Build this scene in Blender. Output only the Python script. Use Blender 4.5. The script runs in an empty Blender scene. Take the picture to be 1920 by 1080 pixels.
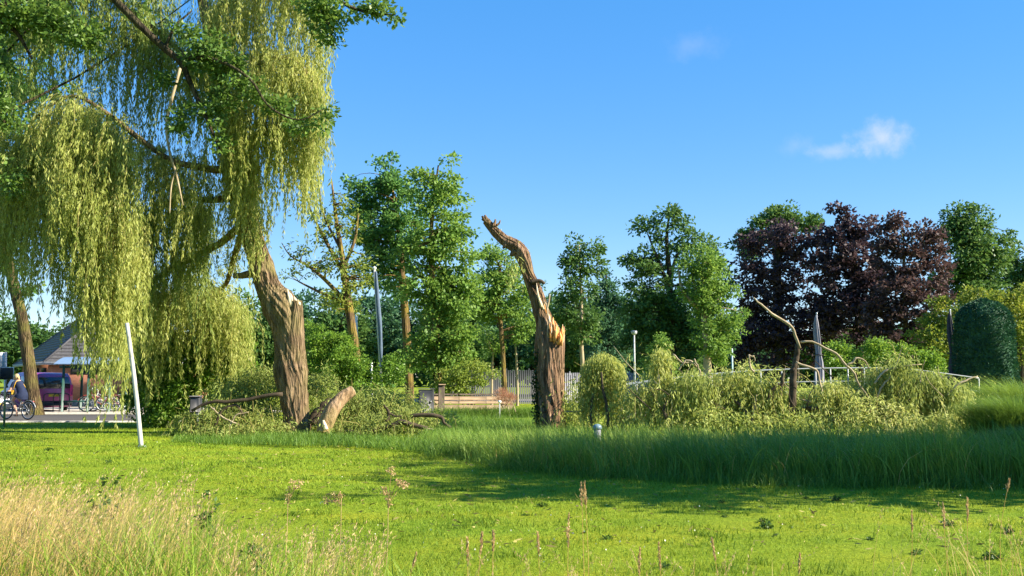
import bpy, math, random
import numpy as np
from mathutils import Vector

rng = np.random.default_rng(11)
random.seed(5)
S = bpy.context.scene
COL = S.collection
R = math.radians

# ------------------------------------------------------------------ camera, sky, sun, exposure
FPX, HOR, EYE = 1800.0, 707.0, 1.6
PITCH = math.atan((HOR - 540.0) / FPX)
cam_d = bpy.data.cameras.new('camera')
cam = bpy.data.objects.new('camera', cam_d)
COL.objects.link(cam)
cam.location = (0, 0, EYE)
cam.rotation_euler = (R(90) + PITCH, 0, 0)
cam_d.sensor_width = 36.0
cam_d.lens = FPX / 1920.0 * 36.0
cam_d.clip_start = 0.1
cam_d.clip_end = 2000
S.camera = cam

SUN_EL, SUN_AZ = 31.0, 102.0            # azimuth clockwise from +Y (the view direction)
sun_dir = Vector((math.cos(R(SUN_EL)) * math.sin(R(SUN_AZ)), math.cos(R(SUN_EL)) * math.cos(R(SUN_AZ)), math.sin(R(SUN_EL))))
sl = bpy.data.lights.new('sun', 'SUN')
sl.energy = 4.2
sl.angle = R(0.5)
sl.color = (1.0, 0.90, 0.74)
so = bpy.data.objects.new('sun', sl)
COL.objects.link(so)
so.rotation_euler = sun_dir.to_track_quat('Z', 'Y').to_euler()
so.location = (30, 10, 40)

S.view_settings.view_transform = 'Standard'
S.view_settings.look = 'None'
S.view_settings.gamma = 1.0
S.view_settings.use_curve_mapping = False
S.view_settings.exposure = 1.70
S.cycles.max_bounces = 7
S.cycles.diffuse_bounces = 4
S.cycles.transmission_bounces = 4
S.cycles.glossy_bounces = 2
S.cycles.sample_clamp_indirect = 4.0


def ray(x, y):
    cx = (x - 960.0) / FPX
    cy = (540.0 - y) / FPX
    c, s = math.cos(PITCH), math.sin(PITCH)
    return np.array([cx, c - cy * s, s + cy * c])


def P(x, y, Y):
    d = ray(x, y)
    t = Y / d[1]
    return np.array([d[0] * t, Y, EYE + d[2] * t])


def G(x, y):
    d = ray(x, y)
    t = -EYE / d[2]
    return np.array([d[0] * t, d[1] * t, 0.0])


def XG(x, Y):
    """ground point seen in pixel column x at distance Y"""
    return np.array([(x - 960.0) / FPX * Y * 1.004, Y, 0.0])


world = bpy.data.worlds.new('World')
S.world = world
world.use_nodes = True
wn, wl = world.node_tree.nodes, world.node_tree.links
wn.clear()
w_out = wn.new('ShaderNodeOutputWorld')
w_bg = wn.new('ShaderNodeBackground')
w_sky = wn.new('ShaderNodeTexSky')
w_sky.sky_type = 'NISHITA'
w_sky.sun_disc = False
w_sky.sun_elevation = R(SUN_EL)
w_sky.sun_rotation = R(SUN_AZ)
w_sky.air_density = 1.0
w_sky.dust_density = 0.0
w_sky.ozone_density = 4.0
w_sky.altitude = 1200
w_bg.inputs['Strength'].default_value = 0.15
w_hsv = wn.new('ShaderNodeHueSaturation')
w_hsv.inputs['Saturation'].default_value = 2.2
w_hsv.inputs['Hue'].default_value = 0.512
w_hsv.inputs['Value'].default_value = 1.22
w_gam = wn.new('ShaderNodeGamma')
w_gam.inputs['Gamma'].default_value = 0.4
wl.new(w_sky.outputs[0], w_gam.inputs[0])
wl.new(w_gam.outputs[0], w_hsv.inputs['Color'])
w_tc = wn.new('ShaderNodeTexCoord')


def cloud_mask(cx, cy, rx, ry, lo, hi, seed):
    d = ray(cx, cy)
    d = d / np.linalg.norm(d)
    sub = wn.new('ShaderNodeVectorMath'); sub.operation = 'SUBTRACT'
    wl.new(w_tc.outputs['Generated'], sub.inputs[0]); sub.inputs[1].default_value = tuple(d)
    mul = wn.new('ShaderNodeVectorMath'); mul.operation = 'MULTIPLY'
    wl.new(sub.outputs[0], mul.inputs[0]); mul.inputs[1].default_value = (FPX / rx, FPX / rx, FPX / ry)
    ln = wn.new('ShaderNodeVectorMath'); ln.operation = 'LENGTH'
    wl.new(mul.outputs[0], ln.inputs[0])
    nz = wn.new('ShaderNodeTexNoise'); nz.inputs['Scale'].default_value = 55; nz.inputs['Detail'].default_value = 5
    nz.inputs['Roughness'].default_value = 0.6
    wl.new(w_tc.outputs['Generated'], nz.inputs['Vector'])
    m1 = wn.new('ShaderNodeMath'); m1.operation = 'MULTIPLY_ADD'
    wl.new(nz.outputs[0], m1.inputs[0]); m1.inputs[1].default_value = 1.5; m1.inputs[2].default_value = 0.25
    m2 = wn.new('ShaderNodeMath'); m2.operation = 'SUBTRACT'
    wl.new(m1.outputs[0], m2.inputs[0]); wl.new(ln.outputs['Value'], m2.inputs[1])
    mr = wn.new('ShaderNodeMapRange'); mr.interpolation_type = 'SMOOTHSTEP'
    wl.new(m2.outputs[0], mr.inputs['Value'])
    mr.inputs['From Min'].default_value = lo; mr.inputs['From Max'].default_value = hi
    mr.inputs['To Max'].default_value = seed
    return mr.outputs[0]


prev = w_hsv.outputs[0]
for spec in ((1650, 262, 62, 40, 0.0, 1.2, 0.75), (1565, 284, 62, 20, 0.0, 1.2, 0.45),
             (1490, 272, 40, 26, 0.0, 1.2, 0.18), (1305, 86, 75, 32, 0.0, 1.4, 0.16)):
    mk = cloud_mask(*spec)
    mx = wn.new('ShaderNodeMix'); mx.data_type = 'RGBA'
    wl.new(mk, mx.inputs[0]); wl.new(prev, mx.inputs[6])
    mx.inputs[7].default_value = (1.6, 1.78, 2.2, 1)
    prev = mx.outputs[2]
wl.new(prev, w_bg.inputs['Color'])
wl.new(w_bg.outputs[0], w_out.inputs[0])


# ------------------------------------------------------------------ mesh helpers
def unit(v):
    v = np.asarray(v, float)
    return v / np.maximum(np.linalg.norm(v, axis=-1, keepdims=True), 1e-9)


def rand_unit(n):
    return unit(rng.normal(size=(n, 3)))


def smooth(pts, n):
    """Catmull-Rom through pts (k, d) -> (n, d)"""
    p = np.asarray(pts, float)
    if len(p) == 2:
        t = np.linspace(0, 1, n)[:, None]
        return p[0] * (1 - t) + p[1] * t
    p = np.vstack([2 * p[0] - p[1], p, 2 * p[-1] - p[-2]])
    m = len(p) - 3
    u = np.linspace(0, m, n)
    i = np.minimum(u.astype(int), m - 1)
    t = (u - i)[:, None]
    a, b, c, d = p[i], p[i + 1], p[i + 2], p[i + 3]
    return 0.5 * ((2 * b) + (c - a) * t + (2 * a - 5 * b + 4 * c - d) * t ** 2 + (3 * b - a - 3 * c + d) * t ** 3)


def fbm(p, sc, seed=0.0):
    """cheap smooth pseudo noise in [-1, 1]"""
    x, y, z = (p * sc).T
    r = 0
    a = 1.0
    for k in range(4):
        f = 1.9 ** k
        r = r + a * np.sin(x * f * 1.3 + 2.1 * np.sin(y * f * 0.9 + seed + k) + seed) * np.cos(z * f * 1.1 + 1.7 * np.sin(x * f * 0.7 + k * 2.3) + seed * 1.3 + y * f)
        a *= 0.55
    return r / 1.9


class MB:
    def __init__(self):
        self.v, self.f, self.n = [], [], 0

    def add(self, V, F):
        V = np.asarray(V, float).reshape(-1, 3)
        F = np.asarray(F, int)
        self.v.append(V)
        self.f.append(F + self.n)
        self.n += len(V)
        return self

    def tube(self, pts, rad, sides=8, cap=True, bump=0.0, bfreq=3.0, seed=0.0, flat=None):
        pts = np.asarray(pts, float)
        n = len(pts)
        rad = np.broadcast_to(np.asarray(rad, float), (n,))
        T = unit(np.gradient(pts, axis=0))
        a = np.array([0, 0, 1.0]) if abs(T[0][2]) < 0.9 else np.array([1.0, 0, 0])
        N = np.zeros_like(pts)
        nn = unit(np.cross(T[0], a))
        for i in range(n):
            nn = nn - T[i] * np.dot(nn, T[i])
            nn = unit(nn)
            N[i] = nn
        B = np.cross(T, N)
        ang = np.linspace(0, 2 * np.pi, sides, endpoint=False)
        r = np.repeat(rad[:, None], sides, 1)
        if bump:
            arc = np.concatenate([[0], np.cumsum(np.linalg.norm(np.diff(pts, axis=0), axis=1))])
            aa = ang[None, :] + arc[:, None] * 0.25 + 0.25 * np.sin(arc * 1.7 + seed)[:, None]
            w = 0
            for k, (fr, am) in enumerate(((3, .9), (5, .8), (11, .9), (19, .8), (29, .6))):
                w = w + am * np.sin(fr * aa + seed * (k + 1) + 0.8 * np.sin(arc[:, None] * bfreq * (0.5 + .3 * k) + 3 * ang[None, :]))
            if sides >= 48:                    # furrowed bark: sharp interlacing ridges
                w = .5 * np.sin(3 * aa + seed) + .5 * np.sin(5 * aa - seed)
                for k, (fr, am) in enumerate(((9, 1.3), (14, 1.2), (21, .9))):
                    w = w + am * (1 - 2.2 * np.abs(np.sin(.5 * fr * aa + seed * (k + 1) + (.9 + .3 * k) * np.sin(arc[:, None] * bfreq * (.8 + .5 * k) + (2 + k) * ang[None, :]))))
            r = r * (1 + bump * w / 2.2)
        V = pts[:, None, :] + r[..., None] * (N[:, None, :] * np.cos(ang)[None, :, None] + B[:, None, :] * np.sin(ang)[None, :, None])
        if flat is not None:
            V = (V - pts[:, None, :]) * np.asarray(flat)[None, None, :] + pts[:, None, :]
        i = np.arange(n - 1)[:, None] * sides
        j = np.arange(sides)[None, :]
        k = (j + 1) % sides
        F = np.stack([i + j, i + k, i + sides + k, i + sides + j], -1).reshape(-1, 4)
        self.add(V.reshape(-1, 3), F)
        if cap:
            b0 = self.n - n * sides
            self.v.append(np.array([pts[0], pts[-1]])); ca, cb = self.n, self.n + 1
            self.n += 2
            j = np.arange(sides); k = (j + 1) % sides
            self.f.append(np.stack([b0 + k, b0 + j, np.full(sides, ca)], -1))
            e0 = b0 + (n - 1) * sides
            self.f.append(np.stack([e0 + j, e0 + k, np.full(sides, cb)], -1))
        return self

    def box(self, c, s, rz=0.0, ry=0.0, bevel=0.0):
        c = np.asarray(c, float); h = np.asarray(s, float) / 2
        if bevel <= 0:
            V = np.array([[x, y, z] for x in (-1, 1) for y in (-1, 1) for z in (-1, 1)]) * h
            F = [[0, 1, 3, 2], [4, 6, 7, 5], [0, 4, 5, 1], [2, 3, 7, 6], [0, 2, 6, 4], [1, 5, 7, 3]]
        else:
            b = min(bevel, h.min() * 0.9)
            V, idx = [], {}
            for x in (-1, 1):
                for y in (-1, 1):
                    for z in (-1, 1):
                        for ax in range(3):
                            q = np.array([x, y, z]) * (h - b)
                            q[ax] = (x, y, z)[ax] * h[ax]
                            idx[(x, y, z, ax)] = len(V); V.append(q)
            V = np.array(V); F = []
            quad = [(-1, -1), (1, -1), (1, 1), (-1, 1)]
            for ax in range(3):
                o = [k for k in range(3) if k != ax]
                for sg in (-1, 1):
                    f = []
                    for q in quad:
                        p = [0, 0, 0]; p[ax] = sg; p[o[0]] = q[0]; p[o[1]] = q[1]
                        f.append(idx[(*p, ax)])
                    F.append(f)
                for q in quad:
                    p = [0, 0, 0]; p[o[0]] = q[0]; p[o[1]] = q[1]
                    m_ = list(p); m_[ax] = -1; n_ = list(p); n_[ax] = 1
                    F.append([idx[(*m_, o[0])], idx[(*n_, o[0])], idx[(*n_, o[1])], idx[(*m_, o[1])]])
            T = [[idx[(x, y, z, a)] for a in range(3)] for x in (-1, 1) for y in (-1, 1) for z in (-1, 1)]
            cr, sr = math.cos(ry), math.sin(ry)
        cr, sr = math.cos(ry), math.sin(ry)
        V = V @ np.array([[cr, 0, sr], [0, 1, 0], [-sr, 0, cr]]).T
        cz, sz = math.cos(rz), math.sin(rz)
        V = V @ np.array([[cz, -sz, 0], [sz, cz, 0], [0, 0, 1]]).T + c
        n0 = self.n
        self.add(V, F)
        if bevel > 0:
            self.f.append(np.array(T) + n0)
        return self

    def bar(self, a, b, w=0.04, h=None, sides=None):
        if sides:
            return self.tube([a, (np.asarray(a, float) + np.asarray(b, float)) / 2, b], w / 2, sides)
        h = h or w
        a, b = np.asarray(a, float), np.asarray(b, float)
        t = unit(b - a)
        s = np.cross(t, [0, 0, 1.0])
        if np.linalg.norm(s) < 1e-4:
            s = np.array([1.0, 0, 0])
        s = unit(s); u = np.cross(s, t)
        V = [p + s * w / 2 * i + u * h / 2 * j for p in (a, b) for i in (-1, 1) for j in (-1, 1)]
        return self.add(V, [[0, 1, 3, 2], [4, 6, 7, 5], [0, 4, 5, 1], [2, 3, 7, 6], [0, 2, 6, 4], [1, 5, 7, 3]])

    def ellipsoid(self, c, r, nu=16, nv=10, fn=None):
        u = np.linspace(0, 2 * np.pi, nu, endpoint=False)
        v = np.linspace(-np.pi / 2, np.pi / 2, nv)
        D = np.stack([np.cos(v)[:, None] * np.cos(u), np.cos(v)[:, None] * np.sin(u), np.repeat(np.sin(v)[:, None], nu, 1)], -1).reshape(-1, 3)
        V = np.asarray(c, float) + D * np.asarray(r, float) * (1 if fn is None else fn(D)[:, None])
        i = np.arange(nv - 1)[:, None] * nu; j = np.arange(nu)[None, :]; k = (j + 1) % nu
        return self.add(V, np.stack([i + j, i + k, i + nu + k, i + nu + j], -1).reshape(-1, 4))

    def leaves(self, c, d, L, W, fold=0.0):
        """diamond shaped leaf quads at c (n,3) pointing along d"""
        n = len(c)
        if n == 0:
            return self
        d = unit(d)
        s = unit(np.cross(d, rand_unit(n)))
        L = np.broadcast_to(np.asarray(L, float), (n,))[:, None]
        W = np.broadcast_to(np.asarray(W, float), (n,))[:, None]
        up = np.cross(s, d) * (W * 0.25)
        V = np.stack([c, c + d * L * .45 + s * W * .5 + up, c + d * L, c + d * L * .45 - s * W * .5 + up], 1)
        F = np.arange(4 * n).reshape(n, 4)
        return self.add(V.reshape(-1, 3), F)

    def blades(self, base, h, bdir, bend, w, seg=4, droop=0.0):
        """grass ribbons: base (n,3), height, azimuth of bend, bend amount, width"""
        n = len(base)
        if n == 0:
            return self
        t = np.linspace(0, 1, seg + 1)
        D = np.stack([np.cos(bdir), np.sin(bdir), np.zeros(n)], -1)
        sa = bdir + np.pi / 2 + rng.normal(0, .7, n)
        Sd = np.stack([np.cos(sa), np.sin(sa), np.zeros(n)], -1)
        hh = h[:, None] * (t[None] - (bend[:, None] * 0.35 + droop) * t[None] ** 3)
        off = (h * bend)[:, None] * t[None] ** 2
        C = base[:, None] + D[:, None] * off[..., None] + np.array([0, 0, 1.0]) * hh[..., None]
        ww = w[:, None] * (1 - t[None] ** 2.2) * 0.5
        Lf = C - Sd[:, None] * ww[..., None]
        Rt = C + Sd[:, None] * ww[..., None]
        V = np.concatenate([np.stack([Lf[:, :-1], Rt[:, :-1]], 2).reshape(n, -1, 3), C[:, -1:]], 1)
        m = 2 * seg + 1
        b = (np.arange(n) * m)[:, None]
        n0 = self.n
        self.v.append(V.reshape(-1, 3)); self.n += n * m
        for k in range(seg - 1):
            self.f.append(n0 + b + np.array([[2 * k, 2 * k + 1, 2 * k + 3, 2 * k + 2]]))
        k = 2 * (seg - 1)
        self.f.append(n0 + b + np.array([[k, k + 1, k + 2]]))
        return self

    def mesh(self, name, mats, origin=(0, 0, 0), smooth_shade=False):
        V = np.concatenate(self.v) - np.asarray(origin, float)
        me = bpy.data.meshes.new(name)
        me.vertices.add(len(V))
        me.vertices.foreach_set('co', V.astype(np.float32).ravel())
        loops = np.concatenate([f.ravel() for f in self.f])
        counts = np.concatenate([np.full(len(f), f.shape[1]) for f in self.f])
        starts = np.concatenate([[0], np.cumsum(counts)[:-1]])
        me.loops.add(len(loops))
        me.loops.foreach_set('vertex_index', loops.astype(np.int32))
        me.polygons.add(len(counts))
        me.polygons.foreach_set('loop_start', starts.astype(np.int32))
        if smooth_shade:
            me.polygons.foreach_set('use_smooth', np.ones(len(counts), bool))
        me.update(calc_edges=True)
        me.validate()
        for m in (mats if isinstance(mats, (list, tuple)) else [mats]):
            me.materials.append(m)
        return me

    def build(self, name, mat, parent=None, origin=None, smooth_shade=False):
        if origin is None:
            origin = parent.get('_o', (0, 0, 0)) if parent is not None else (0, 0, 0)
        o = bpy.data.objects.new(name, self.mesh(name, mat, origin, smooth_shade))
        COL.objects.link(o)
        if parent is not None:
            o.parent = parent
        else:
            o.location = tuple(origin)
        return o


ORIG = {}


def thing(name, label, cat, loc=(0, 0, 0), rz=0.0, group=None):
    o = bpy.data.objects.new(name, None)
    COL.objects.link(o)
    o.location = tuple(float(q) for q in loc)
    o.rotation_euler = (0, 0, rz)
    o.empty_display_size = 0.2
    return tag(o, label, cat, group)


def tag(o, label=None, cat=None, group=None, kind=None):
    if label: o['label'] = label
    if cat: o['category'] = cat
    if group: o['group'] = group
    if kind: o['kind'] = kind
    return o


def part(mb, name, mat, parent, origin=(0, 0, 0), smooth_shade=False):
    return mb.build(name, mat, parent, origin, smooth_shade)


def copy_tree(o, parent=None):
    c = o.copy()
    COL.objects.link(c)
    c.parent = parent
    for ch in list(o.children):
        copy_tree(ch, c)
    return c


# ------------------------------------------------------------------ materials
def new_mat(name):
    m = bpy.data.materials.new(name)
    m.use_nodes = True
    nt = m.node_tree
    nt.nodes.clear()
    out = nt.nodes.new('ShaderNodeOutputMaterial')
    return m, nt, out


def ramp(nt, stops):
    r = nt.nodes.new('ShaderNodeValToRGB')
    e = r.color_ramp.elements
    while len(e) < len(stops):
        e.new(0.5)
    for k, (p, c) in enumerate(stops):
        e[k].position = p
        e[k].color = (*c, 1)
    return r


def leaf_mat(name, cols, trans=0.4, rough=0.55, patch=0.35, patch_scale=0.6, spec=0.25):
    """cols: dark to light; variation per leaf plus slow patches"""
    m, nt, out = new_mat(name)
    N, L = nt.nodes, nt.links
    geo = N.new('ShaderNodeNewGeometry')
    tc = N.new('ShaderNodeTexCoord')
    nz = N.new('ShaderNodeTexNoise'); nz.inputs['Scale'].default_value = patch_scale; nz.inputs['Detail'].default_value = 3
    L.new(tc.outputs['Object'], nz.inputs['Vector'])
    mx = N.new('ShaderNodeMix'); mx.data_type = 'FLOAT'
    mx.inputs[0].default_value = patch
    L.new(geo.outputs['Random Per Island'], mx.inputs[2])
    mr = N.new('ShaderNodeMapRange'); mr.inputs['From Min'].default_value = .3; mr.inputs['From Max'].default_value = .7
    L.new(nz.outputs[0], mr.inputs['Value']); L.new(mr.outputs[0], mx.inputs[3])
    rp = ramp(nt, [(k / (len(cols) - 1), c) for k, c in enumerate(cols)])
    L.new(mx.outputs[0], rp.inputs[0])
    bs = N.new('ShaderNodeBsdfPrincipled')
    bs.inputs['Roughness'].default_value = rough
    bs.inputs['Specular IOR Level'].default_value = spec
    L.new(rp.outputs[0], bs.inputs['Base Color'])
    tr = N.new('ShaderNodeBsdfTranslucent')
    hs = N.new('ShaderNodeHueSaturation'); hs.inputs['Hue'].default_value = 0.485; hs.inputs['Value'].default_value = 1.25
    L.new(rp.outputs[0], hs.inputs['Color']); L.new(hs.outputs[0], tr.inputs['Color'])
    ms = N.new('ShaderNodeMixShader'); ms.inputs[0].default_value = trans
    L.new(bs.outputs[0], ms.inputs[1]); L.new(tr.outputs[0], ms.inputs[2])
    L.new(ms.outputs[0], out.inputs[0])
    return m


def noise_mat(name, stops, scale=(5, 5, 5), detail=5, rough=0.8, bump=0.2, bscale=None, spec=0.2, metallic=0.0, dist=0.02):
    m, nt, out = new_mat(name)
    N, L = nt.nodes, nt.links
    tc = N.new('ShaderNodeTexCoord')
    mp = N.new('ShaderNodeMapping'); mp.inputs['Scale'].default_value = scale
    L.new(tc.outputs['Object'], mp.inputs[0])
    nz = N.new('ShaderNodeTexNoise'); nz.inputs['Scale'].default_value = 1.0; nz.inputs['Detail'].default_value = detail
    nz.inputs['Roughness'].default_value = 0.62
    L.new(mp.outputs[0], nz.inputs['Vector'])
    rp = ramp(nt, stops)
    L.new(nz.outputs[0], rp.inputs[0])
    bs = N.new('ShaderNodeBsdfPrincipled')
    bs.inputs['Roughness'].default_value = rough
    bs.inputs['Specular IOR Level'].default_value = spec
    bs.inputs['Metallic'].default_value = metallic
    L.new(rp.outputs[0], bs.inputs['Base Color'])
    if bump:
        bp = N.new('ShaderNodeBump'); bp.inputs['Strength'].default_value = bump; bp.inputs['Distance'].default_value = dist
        L.new(nz.outputs[0], bp.inputs['Height']); L.new(bp.outputs[0], bs.inputs['Normal'])
    L.new(bs.outputs[0], out.inputs[0])
    return m


def c3(a, f=1.0):
    return tuple(q * f for q in a)


def plain(name, col, rough=0.5, spec=0.4, metallic=0.0, var=0.25, scale=9.0, coat=0.0):
    m = noise_mat(name, [(0.3, c3(col, 1 - var)), (0.7, c3(col, 1 + var))], (scale,) * 3, 4, rough, 0.05, spec=spec, metallic=metallic)
    if coat:
        m.node_tree.nodes['Principled BSDF'].inputs['Coat Weight'].default_value = coat
    return m


def glass_mat(name, col):
    return plain(name, col, 0.06, 0.8, 0.0, 0.2, 2.0)


M = {}
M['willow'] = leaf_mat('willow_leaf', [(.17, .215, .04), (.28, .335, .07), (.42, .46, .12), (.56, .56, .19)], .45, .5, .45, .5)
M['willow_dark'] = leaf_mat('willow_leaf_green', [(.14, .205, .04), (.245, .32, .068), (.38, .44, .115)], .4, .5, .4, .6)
M['fallen'] = leaf_mat('wilted_willow_leaf', [(.18, .235, .045), (.31, .385, .08), (.47, .53, .15), (.60, .58, .25)], .4, .6, .5, .7)
M['fallen_green'] = leaf_mat('fallen_willow_leaf_green', [(.15, .20, .045), (.26, .33, .07), (.42, .47, .14)], .4, .6, .4, .8)
M['oak'] = leaf_mat('oak_leaf', [(0.054, 0.120, 0.024), (0.108, 0.204, 0.036), (0.204, 0.324, 0.054)], .4, .45, .4, .5, .35)
M['oak_far'] = leaf_mat('street_oak_leaf', [(0.048, 0.129, 0.029), (0.113, 0.241, 0.045), (0.209, 0.354, 0.056)], .4, .5, .4, .3)
M['alder'] = leaf_mat('alder_leaf', [(0.054, 0.147, 0.040), (0.107, 0.246, 0.056), (0.200, 0.369, 0.077)], .4, .5, .45, .35)
M['alder_lit'] = leaf_mat('light_alder_leaf', [(0.084, 0.170, 0.031), (0.156, 0.283, 0.048), (0.269, 0.410, 0.071)], .42, .5, .4, .35)
M['sparse'] = leaf_mat('sparse_tree_leaf', [(0.117, 0.182, 0.033), (0.221, 0.299, 0.046), (0.351, 0.403, 0.078)], .42, .5, .4, .4)
M['dark_wood'] = leaf_mat('dark_wood_leaf', [(0.032, 0.097, 0.051), (0.060, 0.152, 0.067), (0.110, 0.235, 0.083)], .3, .6, .4, .2)  # darker bluish green: the shade inside the wood is put into the leaf colour
M['far_green'] = leaf_mat('far_tree_leaf', [(0.046, 0.115, 0.029), (0.083, 0.175, 0.039), (0.147, 0.248, 0.053)], .38, .5, .4, .25)
M['copper'] = leaf_mat('copper_leaf', [(.036, .026, .036), (.066, .043, .050), (.12, .072, .070)], .3, .5, .45, .25)
M['copper_warm'] = leaf_mat('copper_leaf_warm', [(.046, .032, .036), (.085, .054, .050), (.145, .086, .070)], .3, .5, .45, .3)
M['yellow'] = leaf_mat('yellow_shrub_leaf', [(.08, .15, .022), (.17, .24, .03), (.36, .35, .05)], .4, .5, .45, .5)
M['shrub'] = leaf_mat('shrub_leaf', [(0.072, 0.158, 0.023), (0.144, 0.273, 0.034), (0.273, 0.416, 0.050)], .4, .45, .4, .7)
M['yew'] = leaf_mat('yew_needle', [(0.013, 0.054, 0.034), (0.026, 0.093, 0.046), (0.050, 0.141, 0.062)], .15, .6, .4, 1.2)
M['ivy'] = leaf_mat('ivy_leaf', [(.012, .035, .010), (.03, .065, .014), (.06, .11, .02)], .2, .35, .3, 2)
M['reed'] = leaf_mat('reed_blade', [(.125, .215, .030), (.205, .325, .046), (.31, .43, .065)], .35, .5, .45, .5)
M['reed_lit'] = leaf_mat('sedge_blade', [(.07, .15, .022), (.13, .24, .032), (.22, .34, .045)], .38, .5, .4, .6)
M['lawn_blade'] = leaf_mat('lawn_blade', [(.125, .205, .014), (.20, .305, .022), (.285, .385, .034), (.36, .39, .065)], .35, .6, .6, .35, .15)
M['russet'] = leaf_mat('russet_grass', [(.30, .15, .08), (.45, .24, .14), (.58, .36, .22)], .3, .7, .3, 1.5)
M['litter'] = leaf_mat('leaf_litter', [(.10, .08, .03), (.22, .20, .05), (.40, .36, .12)], .2, .7, .3, 1.5)
M['tuft'] = leaf_mat('lawn_tuft_blade', [(.08, .16, .014), (.15, .24, .018), (.24, .31, .03)], .35, .6, .7, .8, .15)
M['dry'] = leaf_mat('dry_grass_blade', [(.40, .27, .07), (.58, .43, .14), (.70, .57, .25)], .35, .6, .4, 1.0)
M['dry_seed'] = leaf_mat('grass_seed_head', [(.34, .22, .09), (.50, .36, .17), (.62, .48, .27)], .3, .7, .3, 1.5)
M['meadow'] = leaf_mat('meadow_blade', [(.10, .20, .014), (.19, .30, .022), (.32, .38, .05)], .4, .5, .4, 1.0)
M['weed'] = leaf_mat('weed_leaf', [(.03, .07, .016), (.06, .13, .02), (.11, .19, .03)], .35, .5, .3, 2)
M['twig'] = plain('willow_twig', (.30, .26, .08), .7, .2)
M['twig_pale'] = noise_mat('pale_bare_wood', [(.3, (.26, .20, .11)), (.7, (.48, .40, .26))], (3, 3, 3), 5, .75, .4)
M['branch_dark'] = noise_mat('dark_branch_wood', [(.3, (.035, .026, .017)), (.7, (.10, .075, .045))], (6, 6, 6), 5, .85, .6)  # mottled dark brown wood with a rough bump


def bark_mat(name, a, b, moss=None, moss_amt=.5, zs=1.2, xs=9.0, crack=.5):
    m, nt, out = new_mat(name)
    N, L = nt.nodes, nt.links
    tc = N.new('ShaderNodeTexCoord')
    mp = N.new('ShaderNodeMapping'); mp.inputs['Scale'].default_value = (xs, xs, zs)
    L.new(tc.outputs['Object'], mp.inputs[0])
    n0 = N.new('ShaderNodeTexNoise'); n0.inputs['Scale'].default_value = 1.2; n0.inputs['Detail'].default_value = 2
    L.new(tc.outputs['Object'], n0.inputs['Vector'])
    va = N.new('ShaderNodeVectorMath'); va.operation = 'MULTIPLY_ADD'
    L.new(n0.outputs['Color'], va.inputs[0]); va.inputs[1].default_value = (2.2, 2.2, .6)
    L.new(mp.outputs[0], va.inputs[2])
    nz = N.new('ShaderNodeTexNoise'); nz.inputs['Scale'].default_value = 1.0; nz.inputs['Detail'].default_value = 7; nz.inputs['Roughness'].default_value = .65
    L.new(va.outputs[0], nz.inputs['Vector'])
    rp = ramp(nt, [(.34, c3(a, .35)), (.46, a), (.62, b)])
    L.new(nz.outputs[0], rp.inputs[0])
    vm = N.new('ShaderNodeVectorMath'); vm.operation = 'MULTIPLY_ADD'
    L.new(n0.outputs['Color'], vm.inputs[0]); vm.inputs[1].default_value = (1.5, 1.5, .8)
    m2 = N.new('ShaderNodeMapping'); m2.inputs['Scale'].default_value = (xs * 1.3, xs * 1.3, zs * .9)
    L.new(tc.outputs['Object'], m2.inputs[0]); L.new(m2.outputs[0], vm.inputs[2])
    vo = N.new('ShaderNodeTexVoronoi'); vo.feature = 'DISTANCE_TO_EDGE'; vo.inputs['Scale'].default_value = 1.0
    L.new(vm.outputs[0], vo.inputs['Vector'])
    ck = N.new('ShaderNodeMapRange'); ck.inputs['From Min'].default_value = .02; ck.inputs['From Max'].default_value = .22; ck.inputs['To Min'].default_value = .22
    L.new(vo.outputs['Distance'], ck.inputs['Value'])
    cx_ = N.new('ShaderNodeMix'); cx_.data_type = 'RGBA'; cx_.blend_type = 'MULTIPLY'; cx_.inputs[0].default_value = crack
    L.new(rp.outputs[0], cx_.inputs[6]); L.new(ck.outputs[0], cx_.inputs[7])
    col = cx_.outputs[2]
    if moss:
        n2 = N.new('ShaderNodeTexNoise'); n2.inputs['Scale'].default_value = 1.6; n2.inputs['Detail'].default_value = 6
        L.new(tc.outputs['Object'], n2.inputs['Vector'])
        mr = N.new('ShaderNodeMapRange'); mr.inputs['From Min'].default_value = .45; mr.inputs['From Max'].default_value = .7; mr.inputs['To Max'].default_value = moss_amt
        L.new(n2.outputs[0], mr.inputs['Value'])
        mx = N.new('ShaderNodeMix'); mx.data_type = 'RGBA'
        L.new(mr.outputs[0], mx.inputs[0]); L.new(col, mx.inputs[6]); mx.inputs[7].default_value = (*moss, 1)
        col = mx.outputs[2]
    bs = N.new('ShaderNodeBsdfPrincipled'); bs.inputs['Roughness'].default_value = .9; bs.inputs['Specular IOR Level'].default_value = .15
    L.new(col, bs.inputs['Base Color'])
    bp = N.new('ShaderNodeBump'); bp.inputs['Strength'].default_value = 1.0; bp.inputs['Distance'].default_value = .09
    hm_ = N.new('ShaderNodeMath'); hm_.operation = 'MULTIPLY_ADD'
    L.new(ck.outputs[0], hm_.inputs[0]); hm_.inputs[1].default_value = .9 * crack; L.new(nz.outputs[0], hm_.inputs[2])
    L.new(hm_.outputs[0], bp.inputs['Height']); L.new(bp.outputs[0], bs.inputs['Normal'])
    L.new(bs.outputs[0], out.inputs[0])
    return m


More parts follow.
